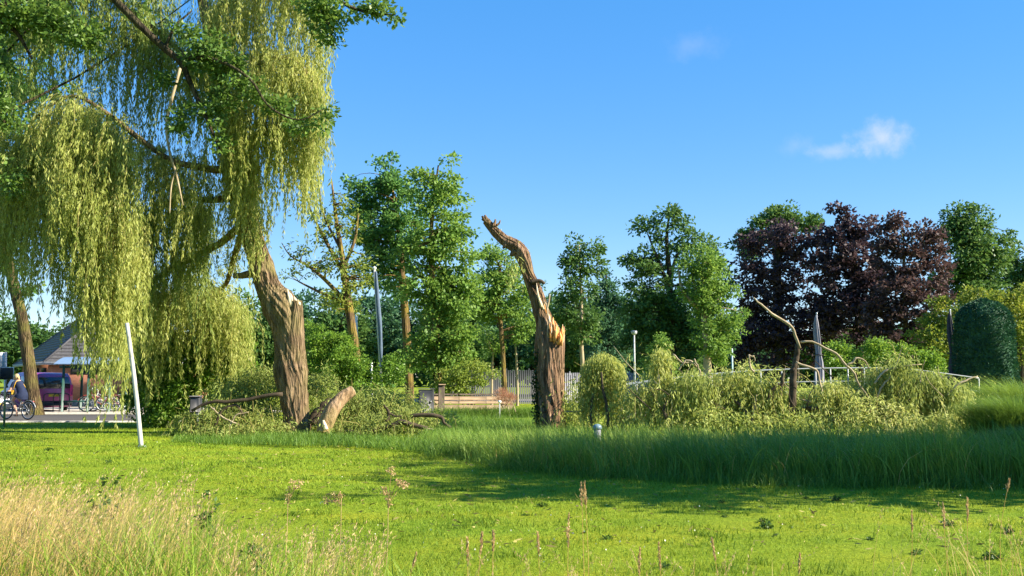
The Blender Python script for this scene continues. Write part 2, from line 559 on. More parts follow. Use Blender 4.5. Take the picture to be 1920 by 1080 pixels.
M['bark_willow'] = bark_mat('willow_bark', (.20, .135, .075), (.33, .235, .14), (.17, .17, .045), .5)
M['bark_snag'] = bark_mat('snag_bark', (.22, .13, .075), (.37, .245, .155), (.15, .14, .05), .3)
M['bark_oak'] = bark_mat('oak_bark', (.09, .062, .033), (.18, .13, .065), (.15, .15, .03), .6)
M['bark_moss'] = bark_mat('mossy_bark', (.15, .10, .05), (.28, .19, .09), (.28, .22, .03), .8)
M['bark_dark'] = bark_mat('dark_bark', (.05, .04, .025), (.11, .085, .05), (.07, .08, .02), .4)
M['bark_log'] = bark_mat('peeled_log_bark', (.29, .19, .10), (.44, .30, .18), (.24, .23, .06), .5, 2, 5, .12)
M['torn'] = noise_mat('torn_fresh_wood', [(.3, (.46, .15, .035)), (.5, (.80, .36, .10)), (.7, (.88, .58, .26))], (14, 14, 2), 4, .7, .5)
M['pale_wood'] = noise_mat('torn_pale_wood', [(.3, (.62, .46, .26)), (.7, (.84, .72, .52))], (14, 14, 2), 4, .7, .4)


# ------------------------------------------------------------------ foliage builders
def clump_leaves(mb, centers, radius, per, L, W, out=None, droop=.25, flat=.65):
    n = len(centers)
    per = np.broadcast_to(np.asarray(per), (n,))
    idx = np.repeat(np.arange(n), per)
    m = len(idx)
    rad = np.broadcast_to(np.asarray(radius, float), (n,))[idx]
    off = rand_unit(m) * (rng.random(m) ** .55)[:, None] * rad[:, None] * np.array([1, 1, flat])
    axis = rand_unit(n)
    axis[:, 2] = axis[:, 2] * .5
    d = rand_unit(m) * .8 + axis[idx] * .5 + unit(off) * .7
    if out is not None:
        d = d + out[idx] * .4
    d[:, 2] -= droop
    sz = rng.uniform(.7, 1.25, m)
    mb.leaves(centers[idx] + off, d, L * sz, W * sz)


def blob_points(blobs, n, inner=.45):
    """blobs (k,6) centre + radii -> n points biased to the outside, and outward directions"""
    b = np.asarray(blobs, float)
    w = (b[:, 3] * b[:, 4] * b[:, 5]) ** .75
    k = rng.choice(len(b), n, p=w / w.sum())
    d = rand_unit(n)
    r = (inner + (1 - inner) * rng.random(n) ** .6)[:, None]
    r = r * np.exp(rng.normal(0, .13, n))[:, None]
    return b[k, :3] + d * r * b[k, 3:], d


def px_blobs(blobs, Y, deep=.9):
    out = []
    for q in blobs:
        x, y, rx, ry = q[:4]
        yy = Y + (q[4] if len(q) > 4 else 0)
        c = P(x, y, yy)
        s = yy / FPX
        out.append([*c, rx * s, max(rx, ry * .7) * s * deep, ry * s])
    return np.array(out)


def px_path(path, Y):
    """[(x, y, halfwidth px, (dY))] -> points, radii"""
    pts, rad = [], []
    for q in path:
        yy = Y + (q[3] if len(q) > 3 else 0)
        pts.append(P(q[0], q[1], yy)); rad.append(q[2] * yy / FPX)
    return np.array(pts), np.array(rad)


def sm_path(pts, rad, n):
    q = smooth(np.column_stack([pts, rad]), n)
    return q[:, :3], np.maximum(q[:, 3], .002)


def bough(mb, a, b, r0, r1, sag=.12, n=6, sides=5):
    a, b = np.asarray(a), np.asarray(b)
    L = np.linalg.norm(b - a)
    mid = (a + b) / 2 + np.array([rng.normal(0, .08) * L, rng.normal(0, .08) * L, sag * L * rng.uniform(-.3, 1)])
    p = smooth([a, mid, b], n)
    mb.tube(p, np.linspace(r0, r1, n), sides, cap=False)


def tree(name, label, Y, trunk, blobs, leafm, barkm, nclump=160, per=55, cr=.45, L=.2, W=.11, limbs=(), boughs=50,
         group=None, cat='tree', inner=.4, sides=10, deep=.9, cut_base=False, droop=.25, bump=.05):
    pts, rad = px_path(trunk, Y)
    if not cut_base:
        pts = np.vstack([[pts[0][0], pts[0][1], -.15], pts]) if pts[0][2] > .05 else pts
        rad = np.concatenate([[rad[0] * 1.25], rad]) if len(pts) > len(rad) else rad
    root = thing(name, label, cat, (pts[0][0], pts[0][1], 0), 0, group)
    o = (pts[0][0], pts[0][1], 0)
    tm = MB()
    tp, tr = sm_path(pts, rad, 26)
    tm.tube(tp, tr, sides, bump=bump, seed=rng.uniform(0, 6))
    skel, srad = [tp[8:]], [tr[8:]]
    for lb in limbs:
        lp, lr = px_path(lb, Y)
        lp, lr = sm_path(lp, lr, 14)
        tm.tube(lp, lr, 6, bump=.05, seed=rng.uniform(0, 6))
        skel.append(lp[3:]); srad.append(lr[3:])
    skel, srad = np.vstack(skel), np.concatenate(srad)
    B = px_blobs(blobs, Y, deep)
    C, out = blob_points(B, nclump, inner)
    for i in rng.choice(nclump, min(boughs, nclump), replace=False):
        low = skel[:, 2] < C[i][2] + .3
        cand = np.where(low)[0] if low.any() else np.arange(len(skel))
        dd = np.linalg.norm(skel[cand] - C[i], axis=1)
        j = cand[np.argmin(dd)]
        bough(tm, skel[j], C[i], min(srad[j] * .55, .06), .008)
    part(tm, 'trunk', barkm, root, o, True)
    cm = MB()
    clump_leaves(cm, C, cr * rng.uniform(.6, 1.35, nclump), rng.integers(int(per * .5), int(per * 1.4), nclump), L, W, out, droop)
    part(cm, 'crown', leafm, root, o)
    return root


def strands(leafb, twigb, tops, reach, lens, gap=.030, L=.15, W=.030, twig_w=.006, sway=.22, twig_every=2, spread=.55, fluff=.045):
    """hanging willow withes"""
    n = len(tops)
    ph = rng.uniform(0, 6.28, (n, 2))
    fr = rng.uniform(.8, 2.2, n)

    def pos(i, t):
        e = 1 - np.exp(-5 * t)
        p = tops[i] + reach[i] * e[:, None]
        p = p + np.stack([np.sin(t * 6.28 * fr[i] * .5 + ph[i, 0]) * sway * lens[i] * .25 * t,
                          np.sin(t * 6.28 * fr[i] * .5 + ph[i, 1]) * sway * lens[i] * .25 * t,
                          -lens[i] * t ** 1.25 + np.linalg.norm(reach[i], axis=1) * .22 * np.sin(np.minimum(t * 6, 3.14))], -1)
        return p
    cnt = np.maximum((lens / gap).astype(int), 4)
    idx = np.repeat(np.arange(n), cnt)
    t = rng.random(len(idx)) ** .85
    c = pos(idx, t)
    c2 = pos(idx, np.minimum(t + .03, 1.03))
    d = unit(c2 - c) + rand_unit(len(idx)) * spread
    c = c + rng.normal(0, 1, c.shape) * np.array([1, 1, .5]) * (fluff * (1.25 - t))[:, None]
    d[:, 2] -= .35
    sz = rng.uniform(.65, 1.2, len(idx))
    leafb.leaves(c, d, L * sz, W * sz)
    if twigb is not None:
        sel = np.arange(0, n, twig_every)
        K = 9
        tt = np.linspace(0, 1, K)
        A = np.stack([pos(sel, np.full(len(sel), q)) for q in tt], 1)
        sd = unit(np.cross(rand_unit(len(sel)), [0, 0, 1.0]))[:, None] * (twig_w * (1 - .75 * tt))[None, :, None]
        V = np.concatenate([A - sd, A + sd], 1).reshape(-1, 3)
        b = (np.arange(len(sel)) * 2 * K)[:, None, None]
        k = np.arange(K - 1)[None, :, None]
        F = (b + k + np.array([[[0, 1, K + 1, K]]])).reshape(-1, 4)
        twigb.add(V, F)

# ------------------------------------------------------------------ ground, road, pavement
def ground_mat():
    m, nt, out = new_mat('lawn_soil')
    N, L = nt.nodes, nt.links
    tc = N.new('ShaderNodeTexCoord')

    def nz(sc, det, rough=.6):
        mp = N.new('ShaderNodeMapping'); mp.inputs['Scale'].default_value = sc
        L.new(tc.outputs['Object'], mp.inputs[0])
        q = N.new('ShaderNodeTexNoise'); q.inputs['Scale'].default_value = 1; q.inputs['Detail'].default_value = det; q.inputs['Roughness'].default_value = rough
        L.new(mp.outputs[0], q.inputs['Vector'])
        return q
    fine = nz((22, 22, 22), 6, .7)
    slow = nz((.35, .8, .5), 4)
    r1 = ramp(nt, [(.3, (.11, .155, .010)), (.5, (.20, .265, .015)), (.7, (.29, .345, .025))])
    L.new(fine.outputs[0], r1.inputs[0])
    r2 = ramp(nt, [(.35, (.70, .86, .8)), (.5, (1, 1, 1)), (.68, (1.3, 1.08, 1.0))])
    L.new(slow.outputs[0], r2.inputs[0])
    mx = N.new('ShaderNodeMix'); mx.data_type = 'RGBA'; mx.blend_type = 'MULTIPLY'; mx.inputs[0].default_value = 1
    L.new(r1.outputs[0], mx.inputs[6]); L.new(r2.outputs[0], mx.inputs[7])
    bs = N.new('ShaderNodeBsdfPrincipled'); bs.inputs['Roughness'].default_value = .95; bs.inputs['Specular IOR Level'].default_value = .1
    L.new(mx.outputs[2], bs.inputs['Base Color'])
    bp = N.new('ShaderNodeBump'); bp.inputs['Strength'].default_value = .8; bp.inputs['Distance'].default_value = .04
    L.new(fine.outputs[0], bp.inputs['Height']); L.new(bp.outputs[0], bs.inputs['Normal'])
    L.new(bs.outputs[0], out.inputs[0])
    return m


def gz(x, y):
    """ground height: gentle unevenness of the lawn, flat beyond it"""
    x, y = np.asarray(x, float), np.asarray(y, float)
    w = np.clip((30 - y) / 8, 0, 1) * np.clip((y - 1) / 5, 0, 1)
    return w * (.035 * np.sin(x * .55 + 1.2 * np.sin(y * .3)) + .02 * np.sin(x * 1.3 + y * .8) + .012 * np.sin(2.7 * x - 1.9 * y)) - .03 * w


xs = np.concatenate([[-700, -300, -120], np.linspace(-60, 60, 121), [120, 300, 700]])
ys = np.concatenate([[-300, -100, -30], np.linspace(-5, 60, 131), [90, 150, 300, 900]])
XX, YY = np.meshgrid(xs, ys)
V = np.stack([XX, YY, gz(XX, YY)], -1).reshape(-1, 3)
nx = len(xs)
I = (np.arange(len(ys) - 1)[:, None] * nx + np.arange(nx - 1)[None, :]).reshape(-1, 1)
gm = MB().add(V, I + np.array([[0, 1, nx + 1, nx]]))
ground = gm.build('ground', ground_mat(), smooth_shade=True)
tag(ground, 'mown green lawn and grassland stretching to the trees', 'ground', kind='structure')

M['asphalt'] = noise_mat('asphalt', [(.3, (.035, .035, .037)), (.7, (.075, .072, .07))], (30, 30, 30), 6, .9, .3)
M['paving'] = noise_mat('pale_paving', [(.3, (.24, .225, .20)), (.7, (.38, .35, .31))], (8, 8, 8), 6, .9, .2)
M['kerb'] = noise_mat('kerb_stone', [(.3, (.28, .27, .25)), (.7, (.42, .40, .37))], (10, 10, 10), 5, .9, .3)


def sheet(name, quad, z, mat, label, cat):
    q = np.array(quad, float)
    V = [[a, b, z] for a, b in q] + [[a, b, -.1] for a, b in q]
    F = [[0, 1, 2, 3], [0, 4, 5, 1], [1, 5, 6, 2], [2, 6, 7, 3], [3, 7, 4, 0]]
    o = MB().add(V, F).build(name, mat)
    return tag(o, label, cat, kind='structure')


sheet('road', [(-60, 34.6), (-11.5, 34.6), (-11.5, 41.6), (-60, 41.6)], .008, M['asphalt'], 'dark asphalt cycle road beyond the lawn', 'road')
sheet('pavement', [(-60, 41.8), (-10.5, 41.8), (-10.5, 49.5), (-60, 49.5)], .09, M['paving'], 'pale paved strip in front of the brick house', 'pavement')
sheet('kerb', [(-60, 34.35), (-11.4, 34.35), (-11.4, 34.58), (-60, 34.58)], .05, M['kerb'], 'low pale kerb between lawn and road', 'kerb')
sheet('sandy_path', [(-8, 62), (8, 62), (8, 72), (-8, 72)], .006, M['paving'], 'sandy path far behind the timber wall', 'path')

# ------------------------------------------------------------------ willow with leaning trunk
WY = 27.0
wr = thing('weeping_willow', 'large weeping willow with leaning furrowed trunk and long yellow-green curtains', 'willow', XG(557, WY))
wo = tuple(XG(557, WY))
wt = [(557, 838, 35), (557, 814, 28), (556, 779, 24.5), (551, 744, 26.5), (546, 709, 30.5), (544, 691, 31.5), (544, 673, 29), (542, 638, 28.5), (537, 603, 31.5), (524, 572, 33),
      (510, 550, 26), (501, 533, 23), (495, 515, 22.5), (490, 498, 22), (484, 480, 21), (470, 435, 20), (457, 390, 19), (446, 345, 18), (436, 300, 15), (426, 250, 13),
      (415, 200, 12), (402, 120, 11), (390, 50, 10), (376, -20, 9), (366, -110, 7), (350, -220, 3)]
wp, wrad = px_path(wt, WY)
wp, wrad = sm_path(wp, wrad, 240)
tm = MB().tube(wp, wrad, 110, bump=.060, bfreq=3.0, seed=1.3)
part(tm, 'trunk', M['bark_willow'], wr, wo, True)
# broken fork stub on the right of the trunk
sp_, sr_ = px_path([(545, 735, 14, .42), (546, 695, 20, .25), (549, 645, 21, .05), (553, 605, 16.5), (555, 582, 13), (555, 564, 11)], WY - .17)
sp_, sr_ = sm_path(sp_, sr_, 24)
part(MB().tube(sp_, sr_, 32, bump=.06, seed=2.2), 'broken_fork', M['bark_willow'], wr, wo, True)
sb = MB()
for (x0, y0, x1, y1, w) in ((545, 575, 539, 542, 5.5), (549, 572, 544, 549, 5), (555, 570, 551, 556, 5), (560, 572, 559, 562, 4.5)):
    a, b = P(x0, y0, WY - .26), P(x1, y1, WY - .28)
    sb.tube([a, (a + b) / 2 + [.01, 0, 0], b], np.array([w, w * .7, .8]) * WY / FPX, 5)
part(sb, 'split_wood', M['pale_wood'], wr, wo)
sp_, sr_ = px_path([(490, 512, 9), (468, 514, 7.5), (452, 517, 6), (438, 517, 5.5)], WY)
sp_, sr_ = sm_path(sp_, sr_, 12)
part(MB().tube(sp_, sr_, 12, bump=.1, seed=.4), 'branch_stub', M['bark_willow'], wr, wo, True)
limb_specs = [
    [(430, 315, 9), (405, 318, 7.5, -.3), (370, 312, 6.5, -.6), (320, 300, 5.5, -.9), (255, 255, 5, -1.2), (190, 205, 4, -1.4), (130, 180, 3.2, -1.5), (60, 225, 2, -1.6)],
    [(410, 190, 8), (350, 110, 6, .3), (270, 40, 5, .5), (180, -10, 4, .2), (90, 10, 3, 0), (20, 60, 2, 0)],
    [(392, 60, 8), (440, -30, 6, -.4), (500, -70, 5, -.8), (560, -50, 3.5, -1), (600, 10, 2, -1)],
    [(420, 220, 7), (460, 150, 5, -.8), (510, 110, 4, -1.2), (560, 120, 3, -1.3), (590, 160, 2, -1.4)],
    [(450, 360, 8), (405, 375, 6.5, .6), (350, 372, 5, 1.2), (300, 390, 4, 1.6), (262, 430, 2.5, 1.8)],
    [(462, 410, 8), (415, 455, 6.5, 1.4), (350, 490, 5.5, 2.4), (295, 520, 4.5, 3), (258, 560, 3, 3.3)],
    [(462, 410, 8), (440, 480, 6, 2.0), (425, 530, 4, 3.2), (405, 550, 3, 3.8)],
    [(436, 295, 7), (470, 262, 5, -.5), (510, 240, 4, -.8), (555, 235, 3, -1), (590, 265, 2, -1)],
    [(376, -20, 7), (300, -120, 5, .5), (200, -150, 4, .3), (100, -110, 3, 0)],
]
for sp in limb_specs:
    a, b = sm_path(*px_path(sp, WY), 26)
    part(MB().tube(a, b, 10, bump=.06, seed=rng.uniform(0, 6)), 'limb', M['bark_willow'], wr, wo, True)
# pale dead branch hanging in the crown
for sp in ([(338, 128, 3, -1.8), (322, 185, 3, -1.8), (312, 235, 2.6, -1.8), (318, 285, 2.4, -1.8), (330, 325, 2.2, -1.8), (343, 385, 1.2, -1.8)],
           [(330, 318, 2, -1.8), (321, 350, 1.6, -1.8), (318, 400, 1, -1.8)]):
    a, b = sm_path(*px_path(sp, WY), 18)
    part(MB().tube(a, b, 6), 'dead_branch', M['twig_pale'], wr, wo, True)


def curtain(leafb, twigb, spec, Y):
    """spec: list of (x, y) crest polyline px, jitter px, length px range, dY range, n, reach px"""
    crest, jit, lr, dy, n, rch = spec
    n = int(n * 1.28)
    c = smooth(np.array(crest, float), 60)
    k = rng.integers(0, 60, n)
    xy = c[k] + rng.normal(0, 1, (n, 2)) * np.array(jit)
    yy = Y + rng.uniform(dy[0], dy[1], n)
    tops = np.array([P(a, b, q) for (a, b), q in zip(xy, yy)])
    s = Y / FPX
    lens = (lr[0] + (lr[1] - lr[0]) * rng.random(n) ** 1.2) * s * rng.choice([1, 1, .7, .45, 1.22], n)
    lens = np.minimum(lens, np.where(xy[:, 0] < 165, np.maximum(608 + rng.normal(0, 14, n) - xy[:, 1], 25), 9999) * s)
    rd = rng.normal(0, 1, (n, 3)) * np.array([rch, rch, 0]) * s
    strands(leafb, twigb, tops, rd, lens)


CURT = [
    # bright cascade at the far side of the limb
    ([(60, 240), (130, 185), (200, 230)], (10, 10), (80, 210), (-3.0, -.6), 150, 16),
    ([(105, 245), (175, 235), (245, 280)], (10, 12), (150, 330), (-3.0, -.4), 260, 14),
    ([(5, 310), (45, 270), (95, 260)], (12, 12), (130, 290), (-2.6, .2), 170, 14),
    ([(165, 320), (205, 360), (240, 420)], (14, 26), (140, 320), (-3.0, -.4), 230, 10),
    ([(100, 300), (140, 330), (190, 400)], (16, 26), (80, 170), (-3.4, -1.2), 130, 10),
    ([(-40, 200), (-20, 230), (20, 260)], (15, 15), (100, 250), (-2, 1), 60, 14),
    ([(185, 460), (215, 480), (245, 490)], (12, 22), (80, 205), (-3.0, -.6), 130, 8),
    # middle curtains
    ([(255, 405), (300, 395), (360, 385), (390, 390)], (9, 12), (70, 230), (.4, 2.4), 170, 10),
    ([(265, 260), (320, 300), (380, 315)], (12, 12), (60, 190), (-1.4, .4), 110, 10),
    ([(280, 520), (330, 480), (370, 475)], (12, 12), (50, 140), (1.6, 3.2), 70, 8),
    # low curtain behind the trunk
    ([(262, 565), (320, 548), (400, 552), (452, 590)], (8, 14), (70, 195), (2.0, 4.6), 380, 12),
    ([(370, 560), (420, 560), (462, 600)], (8, 14), (80, 175), (3.0, 4.6), 120, 10),
    # upper crown
    ([(30, 40), (120, -10), (230, 10), (300, 50)], (18, 30), (70, 260), (-.8, 1.6), 200, 14),
    ([(60, -120), (200, -150), (330, -90)], (25, 30), (100, 290), (-.6, 1.4), 150, 14),
    ([(240, 30), (330, 80), (390, 130)], (14, 24), (60, 230), (-.6, 1.2), 130, 14),
    ([(390, 20), (450, -40), (540, -70), (600, 0)], (12, 24), (110, 300), (-1.6, .2), 240, 12),
    ([(430, 160), (500, 105), (570, 130), (596, 175)], (8, 20), (100, 255), (-1.9, -.2), 230, 9),
    ([(440, 270), (500, 240), (560, 235), (594, 275)], (7, 16), (60, 150), (-1.6, -.1), 120, 7),
    # clothing the leaning stem
    ([(430, 190), (445, 250), (465, 320)], (12, 20), (70, 190), (-1.0, .5), 180, 9),
    ([(455, 320), (470, 370), (482, 410)], (12, 16), (40, 120), (-.8, .6), 95, 7),
    ([(470, 400), (478, 430), (486, 450)], (8, 10), (30, 75), (-.7, .2), 26, 5),
]
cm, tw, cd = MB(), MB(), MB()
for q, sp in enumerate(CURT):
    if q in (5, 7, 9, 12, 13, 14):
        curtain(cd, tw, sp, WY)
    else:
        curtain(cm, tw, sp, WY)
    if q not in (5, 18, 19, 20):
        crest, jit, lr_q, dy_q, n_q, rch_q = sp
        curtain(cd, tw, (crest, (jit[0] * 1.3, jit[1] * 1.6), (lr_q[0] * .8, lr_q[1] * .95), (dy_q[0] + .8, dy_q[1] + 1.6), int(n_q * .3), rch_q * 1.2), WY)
for sp in limb_specs:
    a, b = sm_path(*px_path(sp, WY), 30)
    k = rng.integers(6, 30, 46)
    clump_leaves(cm, a[k] + rng.normal(0, 1, (46, 3)) * [.16, .2, .14] + [0, -.05, .04], .24, 20, .14, .03, None, .9)
part(cm, 'crown', M['willow'], wr, wo)
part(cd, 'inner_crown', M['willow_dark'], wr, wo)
part(tw, 'withes', M['twig'], wr, wo)

# ------------------------------------------------------------------ broken snag
SY = 27.5
sr = thing('broken_tree_trunk', 'tall broken leaning tree trunk with orange torn wood and no crown', 'tree trunk', XG(1032, SY))
so_ = tuple(XG(1032, SY))
st = [(1032, 835, 36), (1033, 805, 29), (1032, 760, 27), (1030, 700, 27.5), (1030, 660, 27.5), (1029, 640, 27), (1026, 622, 23), (1020, 602, 17), (1013, 580, 15), (1007, 558, 14.5),
      (997, 531, 12.5), (990, 513, 11.5), (985, 494, 12.5), (978, 476, 14.5), (968, 463, 13.5), (957, 456, 12), (946, 450, 11), (935, 440, 10), (922, 427, 8.5), (911, 414, 7)]
a, b = sm_path(*px_path(st, SY), 220)
part(MB().tube(a, b, 110, bump=.065, bfreq=2.4, seed=4.1), 'trunk', M['bark_snag'], sr, so_, True)
# outer shell of the torn fork
a, b = sm_path(*px_path([(1043, 690, 14), (1047, 655, 12), (1051, 635, 8), (1054, 622, 5), (1057, 612, 2)], SY - .05), 20)
part(MB().tube(a, b, 16, bump=.08, seed=.7), 'torn_shell', M['bark_snag'], sr, so_, True)
k = 0
for (x0, y0, x1, y1, w, d, mt) in (
        (1034, 630, 1031, 592, 4.5, -.32, 'torn'), (1038, 632, 1036, 597, 5, -.36, 'torn'), (1043, 634, 1041, 602, 5, -.36, 'torn'),
        (1047, 636, 1047, 608, 4.5, -.34, 'torn'), (1051, 636, 1053, 608, 4.5, -.3, 'torn'), (1055, 640, 1060, 612, 4, -.2, 'pale_wood'),
        (1030, 622, 1028, 588, 4, -.28, 'pale_wood'), (1040, 640, 1039, 612, 6, -.4, 'torn'), (1033, 640, 1033, 606, 5, -.38, 'torn'),
        (1046, 645, 1045, 618, 5, -.4, 'torn'), (1052, 648, 1056, 622, 4, -.34, 'torn'),
        (1015, 576, 1003, 534, 3.6, -.22, 'pale_wood'), (1019, 580, 1011, 545, 3.2, -.2, 'pale_wood'), (1024, 588, 1017, 560, 3, -.18, 'torn')):
    p0, p1 = P(x0, y0, SY + d), P(x1, y1, SY + d + rng.uniform(-.03, .03))
    p1 = p1 + rng.normal(0, .04, 3) * [1, .6, 1.2]
    w = w * .72
    md = (p0 + p1) / 2 + rng.normal(0, .022, 3)
    part(MB().tube([p0, md, p1], np.array([w, w * .8, w * .12]) * SY / FPX, 5), 'splinter', M[mt], sr, so_)
for q in range(54):
    u = rng.random()
    x0, y0 = 1030 + 26 * u + rng.normal(0, 1.5), 634 + 8 * u + rng.normal(0, 4)
    p0 = P(x0, y0, SY - .36 + .14 * u + rng.normal(0, .05))
    p1 = p0 + np.array([rng.normal(.01 + .08 * (u - .4), .035), rng.normal(-.02, .03), rng.uniform(.16, .55) * (1 - .35 * u)])
    part(MB().tube([p0, (p0 + p1) / 2 + rng.normal(0, .015, 3), p1], np.array([1, .7, .05]) * rng.uniform(.008, .022), 4), 'splinter', M['torn' if rng.random() < .7 else 'pale_wood'], sr, so_)
for sp in ([(1026, 595, 3), (1025, 575, 2.6), (1020, 565, 1.4)], [(1025, 580, 2.4), (1029, 565, 2), (1031, 551, 1)]):
    a, b = sm_path(*px_path(sp, SY - .15), 8)
    part(MB().tube(a, b, 6), 'twig', M['twig_pale'], sr, so_, True)
a, b = sm_path(*px_path([(995, 530, 4), (1005, 527, 4), (1014, 527, 3.6), (1021, 532, 2.8)], SY - .2), 10)
part(MB().tube(a, b, 8, bump=.1), 'broken_branch', M['branch_dark'], sr, so_, True)
for sp in ([(912, 416, 4), (907, 410, 3), (904, 405, 2)], [(914, 415, 4), (911, 408, 3), (909, 403, 1.6)], [(924, 424, 4), (928, 418, 3), (929, 411, 1.6)], [(926, 424, 3), (935, 420, 2), (938, 413, 1)], [(918, 420, 4), (909, 414, 3), (903, 411, 1.2)],
           [(952, 452, 5), (947, 460, 4), (943, 466, 2)], [(966, 470, 6), (961, 476, 5), (958, 480, 3)]):
    a, b = sm_path(*px_path(sp, SY - .1), 7)
    part(MB().tube(a, b, 8, bump=.1), 'branch_stub', M['bark_snag'], sr, so_, True)
cm, tw = MB(), MB()
n = 26
tops = np.array([P(x, y, SY - .2) for x, y in zip(rng.uniform(958, 972, n), rng.uniform(478, 492, n))])
strands(cm, tw, tops, rng.normal(0, .12, (n, 3)) * [1, 1, 0], rng.uniform(.3, 1.0, n), gap=.11)
for x, y in ((936, 437), (948, 444), (972, 456), (985, 470), (992, 505), (1000, 520), (930, 420)):
    q = P(x, y, SY - .05)
    clump_leaves(cm, np.array([q]), .16, 9, .09, .02)
part(cm, 'sprouts', M['fallen'], sr, so_)['kind'] = 'stuff'
im = MB()
c = np.array([P(x, y, SY - .33 + .2 * (1025 - x) / 20) for x, y in zip(rng.uniform(1001, 1022, 260), rng.uniform(655, 800, 260))])
clump_leaves(im, c, .08, 5, .07, .06)
part(im, 'ivy', M['ivy'], sr, so_)

# ------------------------------------------------------------------ the oak whose limbs hang across the willow crown
OY = 24.0
orr = thing('oak_tree', 'spreading oak with drooping leafy limbs hanging across the willow crown', 'tree', (-15.5, OY, 0))
oo = (-15.5, OY, 0)
om = MB()
tp, tr = sm_path(np.array([[-15.5, OY, -.2], [-15.5, OY, .4], [-15.3, OY, 3], [-15.0, OY, 7], [-14.6, OY, 11], [-14.4, OY, 15]]), np.array([.8, .58, .48, .42, .3, .12]), 40)
om.tube(tp, tr, 24, bump=.05, seed=2)
part(om, 'trunk', M['bark_oak'], orr, oo, True)
olimbs = [
    [(-14.8, 10), [(150, -60, 9), (215, 0, 7.5), (265, 50, 7), (310, 92, 6.5), (340, 118, 6), (352, 145, 5), (372, 190, 4), (395, 240, 3), (412, 280, 2)]],
    [None, [(335, 112, 4.5), (375, 108, 4, -.2), (420, 118, 3.4, -.4), (470, 150, 2.6, -.6), (505, 200, 2, -.6), (560, 225, 1.4, -.6), (605, 205, 1, -.6)]],
    [(-14.6, 11.5), [(200, -160, 9), (330, -150, 8), (450, -120, 7), (540, -70, 5.5), (600, -25, 4.5), (650, 10, 3.4), (700, 25, 2.4), (742, 28, 1.2)]],
    [None, [(600, -25, 3.5), (610, 20, 3), (618, 55, 2), (628, 90, 1)]],
    [(-15.0, 8.5), [(-60, 60, 8), (-10, 40, 6), (30, 60, 4), (60, 110, 2.4)]],
    [None, [(310, 92, 4), (318, 70, 3), (332, 45, 2.4), (360, 20, 1.4)]],
    [(-15.0, 7.0), [(-90, 210, 8), (-30, 200, 6), (10, 230, 3)]],
]
for st_, sp in olimbs:
    a, b = px_path(sp, OY)
    if st_:
        a = np.vstack([[st_[0], OY, st_[1]], a]); b = np.concatenate([[b[0] * 1.4], b])
    a, b = sm_path(a, b, 30)
    part(MB().tube(a, b, 10, bump=.06, seed=rng.uniform(0, 6)), 'limb', M['bark_dark'], orr, oo, True)
oblobs = [(700, 18, 34, 14), (742, 32, 10, 10), (655, 20, 30, 24), (610, 40, 36, 28), (622, 78, 14, 18), (610, 10, 60, 22),
          (612, 205, 16, 10), (606, 235, 10, 24), (560, 235, 30, 18), (520, 205, 30, 20), (475, 165, 40, 34), (430, 130, 50, 40),
          (405, 200, 40, 44), (385, 95, 46, 40), (410, 265, 26, 26), (350, 55, 30, 26), (300, 150, 14, 16), (340, 230, 26, 40),
          (20, 30, 50, 40), (70, 20, 60, 34), (120, 50, 50, 34), (10, 210, 30, 40), (-30, 120, 50, 60), (160, 70, 40, 30), (20, 330, 20, 40)]
B = px_blobs(oblobs, OY, .8)
C, out = blob_points(B, 420, .15)
cm = MB()
clump_leaves(cm, C, .26, rng.integers(18, 38, len(C)), .14, .075, out, .2)
hi = np.array([[-14.5, 24, 13, 5, 5, 3.0], [-9, 24, 14.5, 5, 4, 1.6], [-17, 24, 9.5, 3.5, 4, 3], [-12.6, 22.5, 12.5, 3, 3, 1.5]])
C2, out2 = blob_points(hi, 170, .4)
clump_leaves(cm, C2, .5, 40, .17, .09, out2, .2)
part(cm, 'crown', M['oak'], orr, oo)
bm = MB()
for i in range(0, len(C2), 7):
    bough(bm, tp[rng.integers(24, 38)], C2[i], .045, .008)
part(bm, 'branches', M['bark_dark'], orr, oo, True)

# ------------------------------------------------------------------ background trees
# street oak beside the road, trunk leaning
tree('street_oak', 'tall mossy-trunked oak beside the cycle road in front of the purple van', 41.0,
     [(66, 772, 15), (62, 745, 12.5), (57, 700, 11), (50, 650, 10.8), (42, 600, 10.4), (32, 560, 10), (22, 520, 9.4), (8, 460, 9), (-10, 380, 9), (-30, 280, 7), (-40, 120, 4)],
     [(20, 480, 40, 40), (0, 420, 50, 50), (40, 540, 26, 16), (-60, 300, 90, 120), (10, 220, 60, 80), (-80, 100, 120, 120), (60, 130, 70, 80), (30, 20, 110, 70), (-40, 450, 60, 60)],
     M['oak_far'], M['bark_oak'], 330, 55, .5, .21, .12, boughs=90, sides=18)

tree('sparse_tree', 'thin half-bare tree with sparse yellowish leaves and mossy leaning trunk', 44.0,
     [(674, 735, 9), (670, 700, 9), (664, 640, 8.5), (656, 590, 8), (648, 530, 6.5), (640, 470, 5), (630, 410, 3.5), (622, 340, 1.5)],
     [(640, 560, 45, 30), (670, 520, 34, 34), (640, 490, 50, 40), (590, 500, 34, 24), (560, 470, 24, 20), (650, 430, 34, 36), (610, 420, 34, 34), (580, 390, 30, 24), (550, 520, 20, 16), (640, 380, 18, 20), (600, 560, 26, 20)],
     M['sparse'], M['bark_moss'], 150, 24, .4, .17, .08, boughs=120,
     limbs=[[(652, 570, 5), (615, 530, 4), (580, 500, 3), (545, 480, 1.5), (528, 455, .8)], [(648, 520, 4), (610, 450, 3), (585, 400, 2), (570, 355, 1)], [(645, 500, 4), (665, 450, 3), (672, 400, 1.5)],
            [(640, 470, 3), (606, 400, 2.2), (598, 340, 1)], [(652, 570, 4), (600, 548, 3), (560, 528, 1.5)]], inner=.1)

